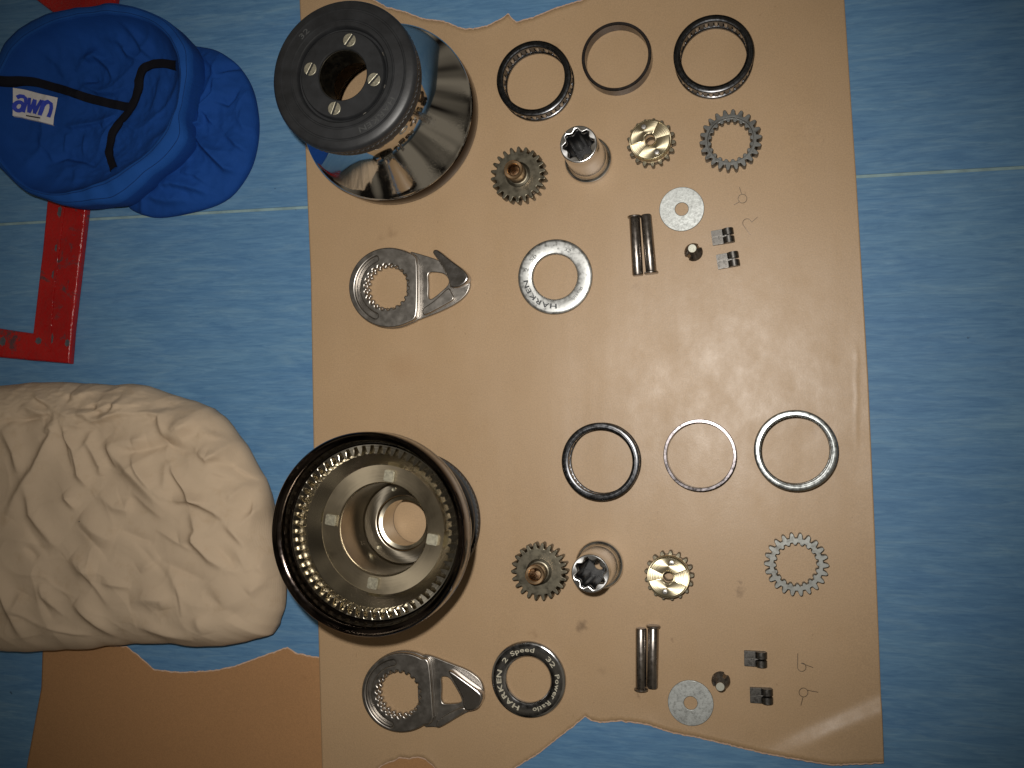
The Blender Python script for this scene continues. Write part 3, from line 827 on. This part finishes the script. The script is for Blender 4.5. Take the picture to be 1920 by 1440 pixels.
def Z(pts, s, ox, oy): return [(ox+x/s, oy+y/s) for (x, y) in pts]
def arc_pts(c, r, a0, a1, n):
    return [(c[0]+r*math.cos(math.radians(a0+(a1-a0)*i/n)), c[1]-r*math.sin(math.radians(a0+(a1-a0)*i/n))) for i in range(n+1)]
s1 = (6.857, 640, 440)
ch1 = Z(arc_pts((615, 680), 522, 62, 298, 36)+[(945, 1105), (985, 1030), (992, 700), (985, 310), (930, 245)], *s1)
tail1 = Z([(860, 210), (1000, 245), (1210, 310), (1400, 400), (1590, 470), (1650, 570), (1665, 660), (1620, 770), (1500, 880), (1300, 985), (1040, 1085), (860, 1150), (840, 700)], *s1)
tri1 = Z([(1118, 492), (1200, 482), (1335, 505), (1388, 580), (1382, 650), (1260, 760), (1160, 838), (1122, 815), (1130, 650)], *s1)
feed1 = Z([(1178, 235), (1195, 195), (1250, 195), (1420, 335), (1600, 465), (1650, 560), (1600, 640), (1500, 690), (1402, 690), (1385, 575), (1310, 425), (1225, 295)], *s1)
lip1 = Z([(1040, 985), (1060, 940), (1200, 850), (1385, 670), (1420, 750), (1470, 830), (1300, 925), (1120, 1020), (1060, 1040)], *s1)
make_arm((640+615/6.857, 440+685/6.857), 0, ch1, tail1, tri1, feed1, lip1, (112, 248, 25.6, 30.4),
         'steel stripper arm with open hooked tail below the upright drum')
s2 = (4.571, 660, 1200)
ch2 = Z(arc_pts((425, 448), 345, 58, 306, 36)+[(665, 725), (708, 685), (700, 560), (684, 330), (668, 185), (640, 150)], *s2)
tail2 = Z([(590, 118), (680, 130), (830, 190), (1000, 255), (1105, 335), (1138, 430), (1128, 530), (1080, 592), (985, 615), (860, 690), (745, 752), (715, 740), (600, 745), (560, 450)], *s2)
tri2 = Z([(765, 308), (835, 312), (890, 400), (948, 505), (935, 538), (785, 548), (768, 500), (775, 400)], *s2)
feed2 = Z([(822, 262), (850, 255), (960, 335), (1110, 445), (1128, 500), (1085, 588), (990, 612), (958, 570), (955, 500), (890, 380)], *s2)
lip2 = Z([(722, 742), (725, 700), (800, 640), (955, 565), (985, 600), (860, 688), (748, 752)], *s2)
make_arm((660+418/4.571, 1200+448/4.571), 0, ch2, tail2, tri2, feed2, lip2, (100, 255, 25.6, 30.4),
         'steel stripper arm with triangular window left of the dark lettered ring')

# ------------------------------------------------------------------ folded cloth helper
def polyline_fold(X, Y, pts, amp, wid, tuck=.45):
    """height added along a traced crease; ridge with a valley on one side"""
    best = np.full(X.shape, 1e9); sgn = np.zeros(X.shape); par = np.zeros(X.shape)
    nseg = len(pts)-1
    for k in range(nseg):
        ax, ay = pts[k]; bx, by = pts[k+1]
        dx, dy = bx-ax, by-ay; L2 = dx*dx+dy*dy+1e-12
        tt = np.clip(((X-ax)*dx+(Y-ay)*dy)/L2, 0, 1)
        ex, ey = X-(ax+tt*dx), Y-(ay+tt*dy)
        d = np.sqrt(ex*ex+ey*ey)
        s = np.sign(dx*ey-dy*ex)
        m = d < best
        best = np.where(m, d, best); sgn = np.where(m, s, sgn); par = np.where(m, (k+tt)/nseg, par)
    taper = np.clip(np.sin(np.clip(par, .02, .98)*PI), 0, 1)**.7
    sd = best*sgn
    # gentle on one side, tucked under on the other
    wide = np.exp(-(np.abs(sd)/(1.4*wid))**1.6); tight = np.exp(-(np.abs(sd)/(tuck*wid))**1.6)
    return amp*taper*np.where(sd > 0, wide, tight)
def vnoise(X, Y, sc, seed, ridged=False, oct=3):
    out = np.empty(X.size); xs, ys = X.ravel(), Y.ravel()
    for i in range(X.size):
        p = Vector((xs[i]*sc+seed, ys[i]*sc-seed, seed))
        v = 0; a = 1
        for o in range(oct):
            q = noise.noise(p)
            v += a*((1-2*abs(q)) if ridged else q); p *= 2.03; a *= .5
        out[i] = v
    return out.reshape(X.shape)
def smooth_loop(pts, n, k=2):
    for _ in range(k):
        o = []
        for i in range(len(pts)):
            a, b = pts[i], pts[(i+1) % len(pts)]
            o += [(a[0]*.75+b[0]*.25, a[1]*.75+b[1]*.25), (a[0]*.25+b[0]*.75, a[1]*.25+b[1]*.75)]
        pts = o
    P = np.array(pts+[pts[0]]); d = np.r_[0, np.cumsum(np.hypot(*np.diff(P, axis=0).T))]
    s = np.linspace(0, d[-1], n, endpoint=False)
    return np.stack([np.interp(s, d, P[:, 0]), np.interp(s, d, P[:, 1])], 1)
def W(pts, z): return [tuple(at(x, y, z)[:2]) for (x, y) in pts]

# ------------------------------------------------------------------ beige sack
def make_sack():
    z0 = .022
    out = [(-160, 760), (-60, 728), (0, 723), (60, 718), (130, 716), (200, 719), (260, 716), (330, 740), (372, 752), (405, 765), (440, 812), (472, 862), (492, 902), (505, 935),
           (508, 985), (518, 1020), (533, 1070), (532, 1130), (512, 1188), (480, 1200), (400, 1215), (300, 1208), (220, 1211), (150, 1218), (80, 1222), (0, 1221), (-80, 1215), (-170, 1180), (-200, 960)]
    P = smooth_loop(W(out, z0), 820, 1)
    a, b = np.array(at(-60, 970, z0)[:2]), np.array(at(270, 975, z0)[:2])
    K = np.repeat(np.array([at(200, 970, z0)[:2]]), len(P), 0)
    pert = np.array([.0022*noise.noise(Vector((p[0]*22, p[1]*22, 2.5)))+.0013*noise.noise(Vector((p[0]*60, p[1]*60, 7.5))) for p in P])
    dd = P-K; P = P+dd/np.hypot(dd[:, 0], dd[:, 1])[:, None]*pert[:, None]
    nr = 185
    T = np.linspace(0, .997, nr)**1.05
    X = P[None, :, 0]*(1-T[:, None])+K[None, :, 0]*T[:, None]
    Y = P[None, :, 1]*(1-T[:, None])+K[None, :, 1]*T[:, None]
    dist = np.hypot(P[:, 0]-K[:, 0], P[:, 1]-K[:, 1])[None, :]*T[:, None]
    wd = .042
    q = np.clip(dist/wd, 0, 1)
    Zh = .016+.034*np.sqrt(np.clip(1-(1-q)**2, 0, 1))
    Zh += .012*T[:, None]
    s = 2.483
    def F(l): return W([(x/s, 680+y/s) for (x, y) in l], .05)
    folds = [([(0, 290), (60, 270), (150, 262), (240, 255)], -.0025, .004), ([(255, 255), (270, 320), (235, 400), (190, 500), (110, 620), (60, 720)], .0055, .006),
             ([(250, 210), (330, 245), (420, 235), (520, 190), (590, 195), (650, 190)], .0042, .004), ([(280, 285), (380, 290), (480, 265), (560, 235), (690, 225), (740, 240), (765, 310), (780, 370)], .0050, .005),
             ([(780, 370), (860, 290), (930, 200)], .0060, .008), ([(560, 240), (700, 215), (850, 190)], -.0030, .005), ([(440, 310), (430, 370), (490, 480), (490, 530)], .0035, .005),
             ([(320, 315), (370, 400), (400, 520), (440, 580)], .0045, .007), ([(500, 350), (570, 440), (650, 520), (720, 600), (800, 690)], .0062, .006), ([(640, 410), (720, 400), (780, 375), (860, 410), (920, 415)], -.0038, .005),
             ([(630, 420), (680, 510), (740, 590)], .0032, .005), ([(800, 480), (860, 560), (920, 640), (1010, 690), (1060, 735)], .0045, .005), ([(820, 640), (900, 640), (980, 650)], .0036, .004),
             ([(920, 410), (970, 450), (1000, 430), (1080, 330)], .0050, .005), ([(960, 450), (1060, 490), (1140, 555), (1200, 530)], -.0035, .004), ([(1060, 480), (1110, 520), (1150, 550)], .0030, .003),
             ([(480, 600), (560, 670), (610, 680), (620, 620)], .0032, .005), ([(330, 600), (390, 680)], .0028, .005), ([(400, 710), (480, 780), (570, 830)], .0040, .007), ([(360, 890), (420, 960), (490, 980)], .0036, .006),
             ([(900, 690), (930, 780), (920, 830), (990, 910), (1060, 960)], .0048, .006), ([(670, 970), (760, 900)], .0022, .006), ([(1200, 530), (1230, 620), (1190, 680), (1120, 750), (1060, 740)], .0040, .005),
             ([(1210, 880), (1200, 960), (1230, 1020)], .0036, .006), ([(620, 1110), (700, 1095), (770, 1100), (780, 1150)], .0040, .006), ([(360, 1110), (450, 1200), (530, 1290)], .0055, .009),
             ([(640, 1225), (760, 1270), (900, 1300)], .0038, .005), ([(220, 1010), (230, 1080), (280, 1140)], .0036, .006), ([(0, 910), (40, 1050), (80, 1170), (110, 1300)], .0045, .006), ([(130, 1060), (90, 1170)], .0030, .006),
             ([(20, 300), (90, 420), (110, 520)], .0045, .008), ([(1310, 1180), (1240, 1250), (1190, 1300)], -.0045, .004), ([(1150, 1080), (1220, 1020)], .0030, .006), ([(160, 560), (180, 700), (300, 860)], .0038, .009),
             ([(850, 830), (930, 800)], .0024, .005), ([(930, 1170), (950, 1270)], .0026, .006), ([(780, 450), (790, 530), (790, 600)], .0028, .006),
             ([(250, 140), (330, 150), (430, 120)], .0030, .004), ([(300, 200), (380, 215), (460, 205)], -.0022, .003), ([(1120, 340), (1180, 440), (1210, 520)], .0032, .005), ([(1160, 600), (1200, 700), (1230, 800)], .0025, .005),
             ([(560, 880), (680, 920), (800, 900)], -.0015, .012), ([(980, 1010), (1040, 1120), (1080, 1180)], .0022, .010)]
    rs = random.Random(11)
    for (l, am, wi) in folds: Zh += polyline_fold(X, Y, F(l), am*1.5, wi*rs.uniform(.85, 1.15), rs.uniform(.55, 1.15))
    # finer pulls running towards the gathered spots
    for k in range(80):
        if k < 55:
            gx, gy = rs.choice([(1140, 540), (480, 320), (780, 370), (1060, 380), (300, 235)])
            a_ = rs.uniform(0, 2*PI); d0 = rs.uniform(20, 90); d1 = d0+rs.uniform(50, 190)
        else:
            gx, gy = rs.uniform(50, 1150), rs.uniform(500, 1250); a_ = rs.uniform(.2, 1.4); d0 = 0; d1 = rs.uniform(80, 260)
        b1 = rs.uniform(-.25, .25)
        l = [(gx+(d0+(d1-d0)*t_)*math.cos(a_+b1*t_), gy+(d0+(d1-d0)*t_)*math.sin(a_+b1*t_)) for t_ in (0, .33, .66, 1)]
        Zh += polyline_fold(X, Y, F(l), rs.choice((-1, 1, 1))*rs.uniform(.0012, .0032), rs.uniform(.0022, .0050), rs.uniform(.6, 1.2))
    Zh += .0050*np.clip(dist/.05, 0, 1)*vnoise(X, Y, 9, 12.1, False, 1)
    edge = np.clip(dist/.02, .3, 1)
    Zh += edge*.0034*vnoise(X, Y, 20, 3.1, False, 2)
    wx = X+.010*vnoise(X, Y, 18, 6.1, False, 2); wy = Y+.010*vnoise(X, Y, 18, 9.7, False, 2)
    def crease(sc, sd, pw, ax_=1.0):
        v_ = vnoise(wx*ax_, wy, sc, sd, False, 1)
        return (1-np.clip(np.abs(v_)*1.6, 0, 1))**pw
    msk = np.clip(.55+.9*vnoise(X, Y, 9, 2.2, False, 2), 0, 1)
    Zh += edge*msk*(.0026*crease(11, 4.3, 4)+.0012*crease(27, 7.9, 5, .7))
    # upper flank is gathered into many small pleats
    Zh += .0016*vnoise(X*1.0, Y*2.2, 55, 5.5, True, 2)*np.clip((Y-at(200, 830, z0).y)/.06, 0, 1)
    vs = []
    n = P.shape[0]
    # tucked lower side
    cx, cy = K.mean(0)
    for (k, zz) in ((.955, .0006), (.99, .010)):
        for i in range(n):
            x = K[i, 0]+(P[i, 0]-K[i, 0])*k; y = K[i, 1]+(P[i, 1]-K[i, 1])*k
            vs.append((x, y, zz+.0015*abs(noise.noise(Vector((x*40, y*40, zz*9))))))
    for j in range(nr):
        for i in range(n): vs.append((X[j, i], Y[j, i], Zh[j, i]))
    fs = []
    for j in range(nr+1):
        for i in range(n):
            k = (i+1) % n
            fs.append((j*n+i, j*n+k, (j+1)*n+k, (j+1)*n+i))
    me = bpy.data.meshes.new('cloth_sack'); me.from_pydata(vs, [], fs)
    bm = bmesh.new(); bm.from_mesh(me); bmesh.ops.remove_doubles(bm, verts=bm.verts, dist=2e-5); bmesh.ops.recalc_face_normals(bm, faces=bm.faces)
    for _ in range(1): bmesh.ops.smooth_vert(bm, verts=bm.verts, factor=.15, use_axis_x=True, use_axis_y=True, use_axis_z=True)
    bm.to_mesh(me); bm.free()
    o = link('cloth_sack', me, M['canvas'], None, smooth=180)
    tag(o, 'stuffed crumpled beige cotton sack touching the upside down drum', 'sack')
make_sack()

# ------------------------------------------------------------------ red square
def make_square():
    z = .008
    def Lp(pts): return [tuple(1000*c for c in at(x, y, z)[:2]) for (x, y) in pts]
    t = empty('steel_square', (0, 0, .0004), 0, 'chipped red painted steel square under the blue cap', 'steel square')
    body = Lp([(50, -14), (219, -14), (212, 40), (163, 388), (150, 500), (136, 620), (131, 682), (60, 676), (-60, 664), (-60, 606), (0, 616), (62, 625), (80, 470), (88, 385), (117, 120), (121, 40)])
    plate('frame', [body], 0, 9, M['red'], t, 2.6, bres=4)
    rib = Lp([(139, 250), (143, 250), (122, 400), (102, 560), (97, 660), (92, 660), (98, 555), (117, 400)])
    plate('rib', [rib], 8.8, 9.8, M['red'], t, .4)
    for (x, y, a, b) in ((112, 397, 4.5, 10), (106, 465, 3.5, 6.5), (100, 515, 3, 7), (5, 640, 6, 8.5), (72, 639, 6, 6), (126, 643, 4.5, 6.5), (97, 635, 3, 9)):
        p = at(x, y, .0094)
        b_ = plate('worn_slot', [[(a*math.cos(i*PI/8)*(1+.25*math.sin(i*2.3)), b*math.sin(i*PI/8)*(1+.2*math.cos(i*3.1))) for i in range(16)]], 8.85, 9.06, M['slot'], t, .05)
        b_.location = (p.x, p.y, 0); b_.rotation_euler = (0, 0, -.1); b_.scale = (.55, .55, 1)
make_square()

# ------------------------------------------------------------------ blue cap
def make_cap():
    s = 3.428
    def q(l): return [(x/s, y/s) for (x, y) in l]
    zr = .050
    inner = q([(-40, 560), (40, 395), (140, 262), (270, 180), (420, 125), (600, 94), (760, 92), (900, 112), (1010, 165), (1090, 245), (1140, 350), (1160, 440), (1155, 560), (1120, 720), (1050, 860), (940, 975), (800, 1085), (650, 1165), (480, 1222), (310, 1246), (170, 1205), (60, 1105), (-30, 970), (-70, 760)])
    outer = q([(-75, 560), (15, 350), (120, 215), (250, 132), (400, 80), (560, 55), (740, 40), (920, 62), (1060, 125), (1160, 215), (1230, 320), (1235, 450), (1215, 580), (1175, 740), (1200, 900), (1120, 1000), (960, 1130), (780, 1290), (600, 1310), (300, 1285), (110, 1170), (0, 1060), (-80, 930), (-120, 760)])
    root = empty('cap', at(200, 200, 0), 0, 'blue cotton peaked cap lying open side up on the red square', 'cap')
    ox, oy = root.location.x, root.location.y
    n = 240
    c0 = np.array(at(555/s, 660/s, zr)[:2])
    def polar(pts, z):
        Wp = np.array(W(pts, z)); d = Wp-c0
        a = np.arctan2(d[:, 1], d[:, 0]); r = np.hypot(d[:, 0], d[:, 1]); o = np.argsort(a); a, r = a[o], r[o]
        a = np.r_[a[-3:]-2*PI, a, a[:3]+2*PI]; r = np.r_[r[-3:], r, r[:3]]
        th = np.linspace(-PI, PI, n, endpoint=False)
        rr = np.interp(th, a, r)
        for _ in range(4): rr = .5*rr+.25*(np.roll(rr, 1)+np.roll(rr, -1))
        return th, rr
    th, ri = polar(inner, zr); _, ro = polar(outer, zr-.008)
    def F(l, z=.02): return W(q(l), z)
    folds = [([(820, 150), (900, 240), (940, 330), (1000, 390)], .0030, .004), ([(570, 400), (640, 375), (720, 450), (740, 520)], .0035, .005), ([(500, 480), (580, 400), (700, 380)], .0030, .005),
             ([(520, 540), (640, 600), (740, 600), (860, 540)], .0032, .005), ([(550, 530), (640, 520)], -.0025, .004), ([(390, 800), (470, 820), (600, 790), (700, 770)], .0028, .004),
             ([(430, 850), (430, 1000)], .0018, .003), ([(540, 860), (540, 1000)], .0018, .003), ([(370, 1060), (440, 1020), (560, 1045), (640, 1085)], -.0035, .004), ([(280, 900), (350, 1000), (380, 1060)], .0022, .006),
             ([(650, 820), (700, 770), (740, 730)], .0030, .005), ([(130, 860), (200, 1000), (300, 1120)], .0020, .009), ([(700, 270), (800, 290), (860, 380)], .0025, .006), ([(300, 330), (420, 440), (440, 520)], .0024, .008),
             ([(820, 320), (850, 370), (920, 400)], .0030, .004), ([(1060, 480), (1010, 640), (960, 780)], .0020, .008)]
    def hgt(x, y):
        """height of the lining at world x, y (arrays)"""
        d = np.hypot(x-c0[0], y-c0[1]); a = np.arctan2(y-c0[1], x-c0[0])
        rr = np.interp(a, np.r_[th, PI], np.r_[ri, ri[0]])
        u = np.clip(d/rr, 0, 1)
        z = .017+(zr-.017)*(.42*u**2+.58*u**10)
        for (l, am, wi) in folds: z = z+polyline_fold(x, y, F(l), am*1.5, wi*.9)*np.clip((1-u)*6, 0, 1)
        wx = x+.008*vnoise(x, y, 20, 6.1, False, 1); wy = y+.008*vnoise(x, y, 20, 9.7, False, 1)
        cr = (1-np.clip(np.abs(vnoise(wx, wy, 17, 2.7, False, 1))*1.7, 0, 1))**5
        z = z+.0036*cr*np.clip((1-u)*5, 0, 1)
        z = z+.0022*vnoise(x, y, 26, 4.4)*np.clip((1-u)*5, 0, 1)+.0009*vnoise(x, y, 75, 1.4, True, 2)*np.clip((1-u)*5, 0, 1)
        return z
    nr = 84
    U = np.linspace(0.004, 1, nr)
    X = c0[0]+U[:, None]*(ri*np.cos(th))[None]; Y = c0[1]+U[:, None]*(ri*np.sin(th))[None]
    Zc = hgt(X, Y)
    wob = np.array([noise.noise(Vector((math.cos(t)*2.2, math.sin(t)*2.2, 3)))+.5*noise.noise(Vector((math.cos(t)*6, math.sin(t)*6, 8))) for t in th])
    ro = ro*(1+.012*np.array([noise.noise(Vector((math.cos(t)*5, math.sin(t)*5, 1.5))) for t in th]))
    Zc += (U[:, None]**6)*.003*wob[None]
    vs = [(X[j, i]-ox, Y[j, i]-oy, Zc[j, i]) for j in range(nr) for i in range(n)]
    # hem rolls over and the outside drops to the floor
    def ring(k, z, f=1.0):
        for i in range(n):
            r = ri[i]+(ro[i]-ri[i])*k
            vs.append((c0[0]+r*f*math.cos(th[i])-ox, c0[1]+r*f*math.sin(th[i])-oy, z+.003*wob[i]))
    ring(.95, zr-.006); ring(1.0, zr-.014); ring(.93, .020); ring(.7, .006); 
    fs = []
    for j in range(nr+3):
        for i in range(n):
            k = (i+1) % n
            fs.append((j*n+i, j*n+k, (j+1)*n+k, (j+1)*n+i))
    mesh('crown', vs, fs, M['bluecloth'], root, 180)
    # hem band
    V, Fh = [], []
    prof = [(.00, -.0030), (-.01, -.0002), (.05, .0010), (.35, .0004), (.72, -.0014), (.97, -.0034), (1.02, -.0110)]
    for (k, dz) in prof:
        for i in range(n):
            r = ri[i]+(ro[i]-ri[i])*k
            x = c0[0]+r*math.cos(th[i]); y = c0[1]+r*math.sin(th[i])
            V.append((x-ox, y-oy, zr+dz+.003*wob[i]+.0006*noise.noise(Vector((x*90, y*90, 1)))))
    for j in range(len(prof)-1):
        for i in range(n):
            k = (i+1) % n; Fh.append((j*n+i, j*n+k, (j+1)*n+k, (j+1)*n+i))
    mesh('hem', V, Fh, M['hem'], root, 180)
    for kst in (.16, .80):
        pts = []
        for i in list(range(n))+[0]:
            r = ri[i]+(ro[i]-ri[i])*kst
            dz = np.interp(kst, [p_[0] for p_ in prof[1:]], [p_[1] for p_ in prof[1:]])
            x = c0[0]+r*math.cos(th[i]); y = c0[1]+r*math.sin(th[i])
            pts.append((x-ox, y-oy, zr+dz+.00005+.003*wob[i]+.0006*noise.noise(Vector((x*90, y*90, 1)))))
        tube('stitching', pts, .00035, M['thread'], root, 5)
    # strips sewn onto the lining
    def onto(px, py):
        """photo pixel to the point of the lining seen there"""
        z = .03
        for _ in range(4):
            p = at(px, py, z); z = float(hgt(np.array([p.x]), np.array([p.y]))[0])
        return (p.x, p.y)
    def strip(name, pts, width, mat, lift=.0022, m=70, zg=.02):
        P = np.array([onto(*p) for p in q(pts)]); d = np.r_[0, np.cumsum(np.hypot(*np.diff(P, axis=0).T))]
        sx = np.linspace(0, d[-1], m); cx = np.interp(sx, d, P[:, 0]); cy = np.interp(sx, d, P[:, 1])
        for _ in range(5):
            cx[1:-1] = .5*cx[1:-1]+.25*(cx[2:]+cx[:-2]); cy[1:-1] = .5*cy[1:-1]+.25*(cy[2:]+cy[:-2])
        tx = np.gradient(cx); ty = np.gradient(cy); l = np.hypot(tx, ty); nx, ny = -ty/l, tx/l
        offs = [-.5, -.46, -.2, .2, .46, .5]; lf = [-.003, lift*.8, lift, lift, lift*.8, -.003]
        V = []
        for o_, lz in zip(offs, lf):
            x = cx+nx*width*o_; y = cy+ny*width*o_
            zz = hgt(x, y)+lz
            V += [(x[i]-ox, y[i]-oy, zz[i]) for i in range(m)]
        Fs = [(a*m+i, a*m+i+1, (a+1)*m+i+1, (a+1)*m+i) for a in range(5) for i in range(m-1)]
        return mesh(name, V, Fs, mat, root, 60)
    strip('seam_tape', [(-30, 520), (15, 508), (120, 512), (240, 530), (400, 575), (560, 630), (700, 665), (830, 690)], .0088, M['tape'], zg=.022)
    strip('seam_tape', [(1140, 425), (1060, 408), (990, 412), (920, 440), (900, 500), (895, 580), (860, 680), (790, 770), (725, 860), (705, 950), (715, 1030), (735, 1090)], .0082, M['tape'], lift=.0028, zg=.022)
    # maker's tag
    tg = strip('tag_patch', [(85, 655), (150, 668), (240, 690), (370, 722)], .0285, M['tag'], lift=.0032, m=40, zg=.02)
    A = np.array(onto(92/s, 712/s)); B = np.array(onto(345/s, 765/s))
    ax = (B-A); Ln = np.hypot(*ax); ax /= Ln; up = np.array([-ax[1], ax[0]])
    Hh = 15.5                                            # letter height in mm
    def place(u_, v_):
        p = A+ax*Ln*(u_+.05*v_)+up*(v_*Hh/1000)
        return ((p[0]-ox), (p[1]-oy))
    def stroke(name, pts, wd, mat, lift):
        P = np.array([place(*p) for p in pts]); V = []; m = len(P)
        t_ = np.gradient(P, axis=0); t_ /= np.hypot(t_[:, 0], t_[:, 1])[:, None]; nn = np.stack([-t_[:, 1], t_[:, 0]], 1)
        for sg in (-1, 1):
            V += [tuple(P[i]+nn[i]*sg*wd/2000) for i in range(m)]
        V = np.array(V); zz = hgt(V[:, 0]+ox, V[:, 1]+oy)+lift
        return mesh(name, [(V[i, 0], V[i, 1], zz[i]) for i in range(2*m)], [(i, i+1, m+i+1, m+i) for i in range(m-1)], mat, root, 0)
    el = lambda cx, cy, rx, ry, a0, a1: [(cx+rx*math.cos(math.radians(a0+(a1-a0)*i/20)), cy+ry*math.sin(math.radians(a0+(a1-a0)*i/20))) for i in range(21)]
    stroke('tag_letter', el(.13, .30, .10, .27, 0, 360), 3.6, M['tagprint'], .0052)
    stroke('tag_letter', [(.03, .80), (.10, .93), (.18, .95), (.245, .85), (.265, .6), (.27, .3), (.27, 0)], 3.6, M['tagprint'], .00526)
    for k, pp in enumerate(([(.34, .95), (.37, .5), (.42, .05)], [(.42, .05), (.47, .5), (.50, .90)], [(.50, .90), (.53, .5), (.58, .05)], [(.58, .05), (.63, .5), (.67, .95)])):
        stroke('tag_letter', pp, 3.5, M['tagprint'], .0052+.00006*(k % 2))
    stroke('tag_letter', [(.74, .95), (.74, .5), (.74, 0)], 3.6, M['tagprint'], .0052)
    stroke('tag_letter', [(.74, .6), (.78, .82), (.85, .93), (.92, .84), (.95, .6), (.955, .3), (.955, 0)], 3.6, M['tagprint'], .00526)
    stroke('tag_underline', [(.36, -.16), (.55, -.16), (.78, -.16)], 1.1, M['tagblack'], .0052)
    # peak, crumpled on the floor
    po = q([(1150, 262), (1240, 280), (1340, 295), (1430, 340), (1510, 400), (1590, 520), (1628, 650), (1645, 820), (1612, 1020), (1545, 1155), (1440, 1280), (1260, 1348), (1000, 1398), (890, 1375), (780, 1325), (760, 1200), (880, 1000), (1010, 700), (1060, 450)])
    P = smooth_loop(W(po, .012), 260, 2)
    k0 = np.array(at(1260/s, 850/s, .012)[:2]); nr2 = 80
    T = np.linspace(0, .995, nr2)
    X = P[None, :, 0]*(1-T[:, None])+k0[0]*T[:, None]; Y = P[None, :, 1]*(1-T[:, None])+k0[1]*T[:, None]
    dist = np.hypot(P[:, 0]-k0[0], P[:, 1]-k0[1])[None, :]*T[:, None]
    Zp = .0045+.0125*np.sqrt(np.clip(1-(1-np.clip(dist/.045, 0, 1))**2, 0, 1))
    pf = [([(1370, 470), (1440, 430), (1530, 405)], -.0040, .004), ([(1370, 490), (1372, 600), (1300, 680), (1288, 740)], .0050, .005), ([(1370, 640), (1450, 665), (1480, 630), (1520, 560)], -.0035, .004), ([(1150, 800), (1230, 810), (1285, 790), (1290, 690)], .0045, .005),
          ([(1220, 830), (1330, 960), (1440, 1080), (1510, 1095)], .0062, .006), ([(1440, 850), (1520, 930), (1600, 985)], .0042, .006), ([(1000, 1185), (1100, 1180), (1250, 1210), (1310, 1235)], .0046, .006), ([(900, 1250), (1050, 1290), (1200, 1280)], .0034, .007),
          ([(1150, 1100), (1250, 1120), (1330, 1180)], .0030, .006), ([(1300, 700), (1340, 760), (1370, 800)], .0028, .004), ([(1280, 340), (1360, 420), (1390, 500)], .0030, .007), ([(1560, 640), (1540, 760), (1570, 860)], .0022, .008)]
    for (l, am, wi) in pf: Zp += polyline_fold(X, Y, F(l, .02), am*1.5, wi*.9)
    Zp += .0036*(1-np.clip(np.abs(vnoise(X+.006*vnoise(X, Y, 22, 1.1, False, 1), Y, 19, 5.7, False, 1))*1.7, 0, 1))**5
    Zp += .0022*vnoise(X, Y, 28, 7.7)+.0008*vnoise(X, Y, 80, 2.7, True, 2)
    n2 = P.shape[0]; vs = []
    for (kk, zz) in ((.985, .0006), (.998, .0025)):
        for i in range(n2): vs.append((k0[0]+(P[i, 0]-k0[0])*kk-ox, k0[1]+(P[i, 1]-k0[1])*kk-oy, zz))
    for j in range(nr2):
        for i in range(n2): vs.append((X[j, i]-ox, Y[j, i]-oy, Zp[j, i]))
    fs = [(j*n2+i, j*n2+(i+1) % n2, (j+1)*n2+(i+1) % n2, (j+1)*n2+i) for j in range(nr2+1) for i in range(n2)]
    mesh('peak', vs, fs, M['bluecloth'], root, 180)
make_cap()
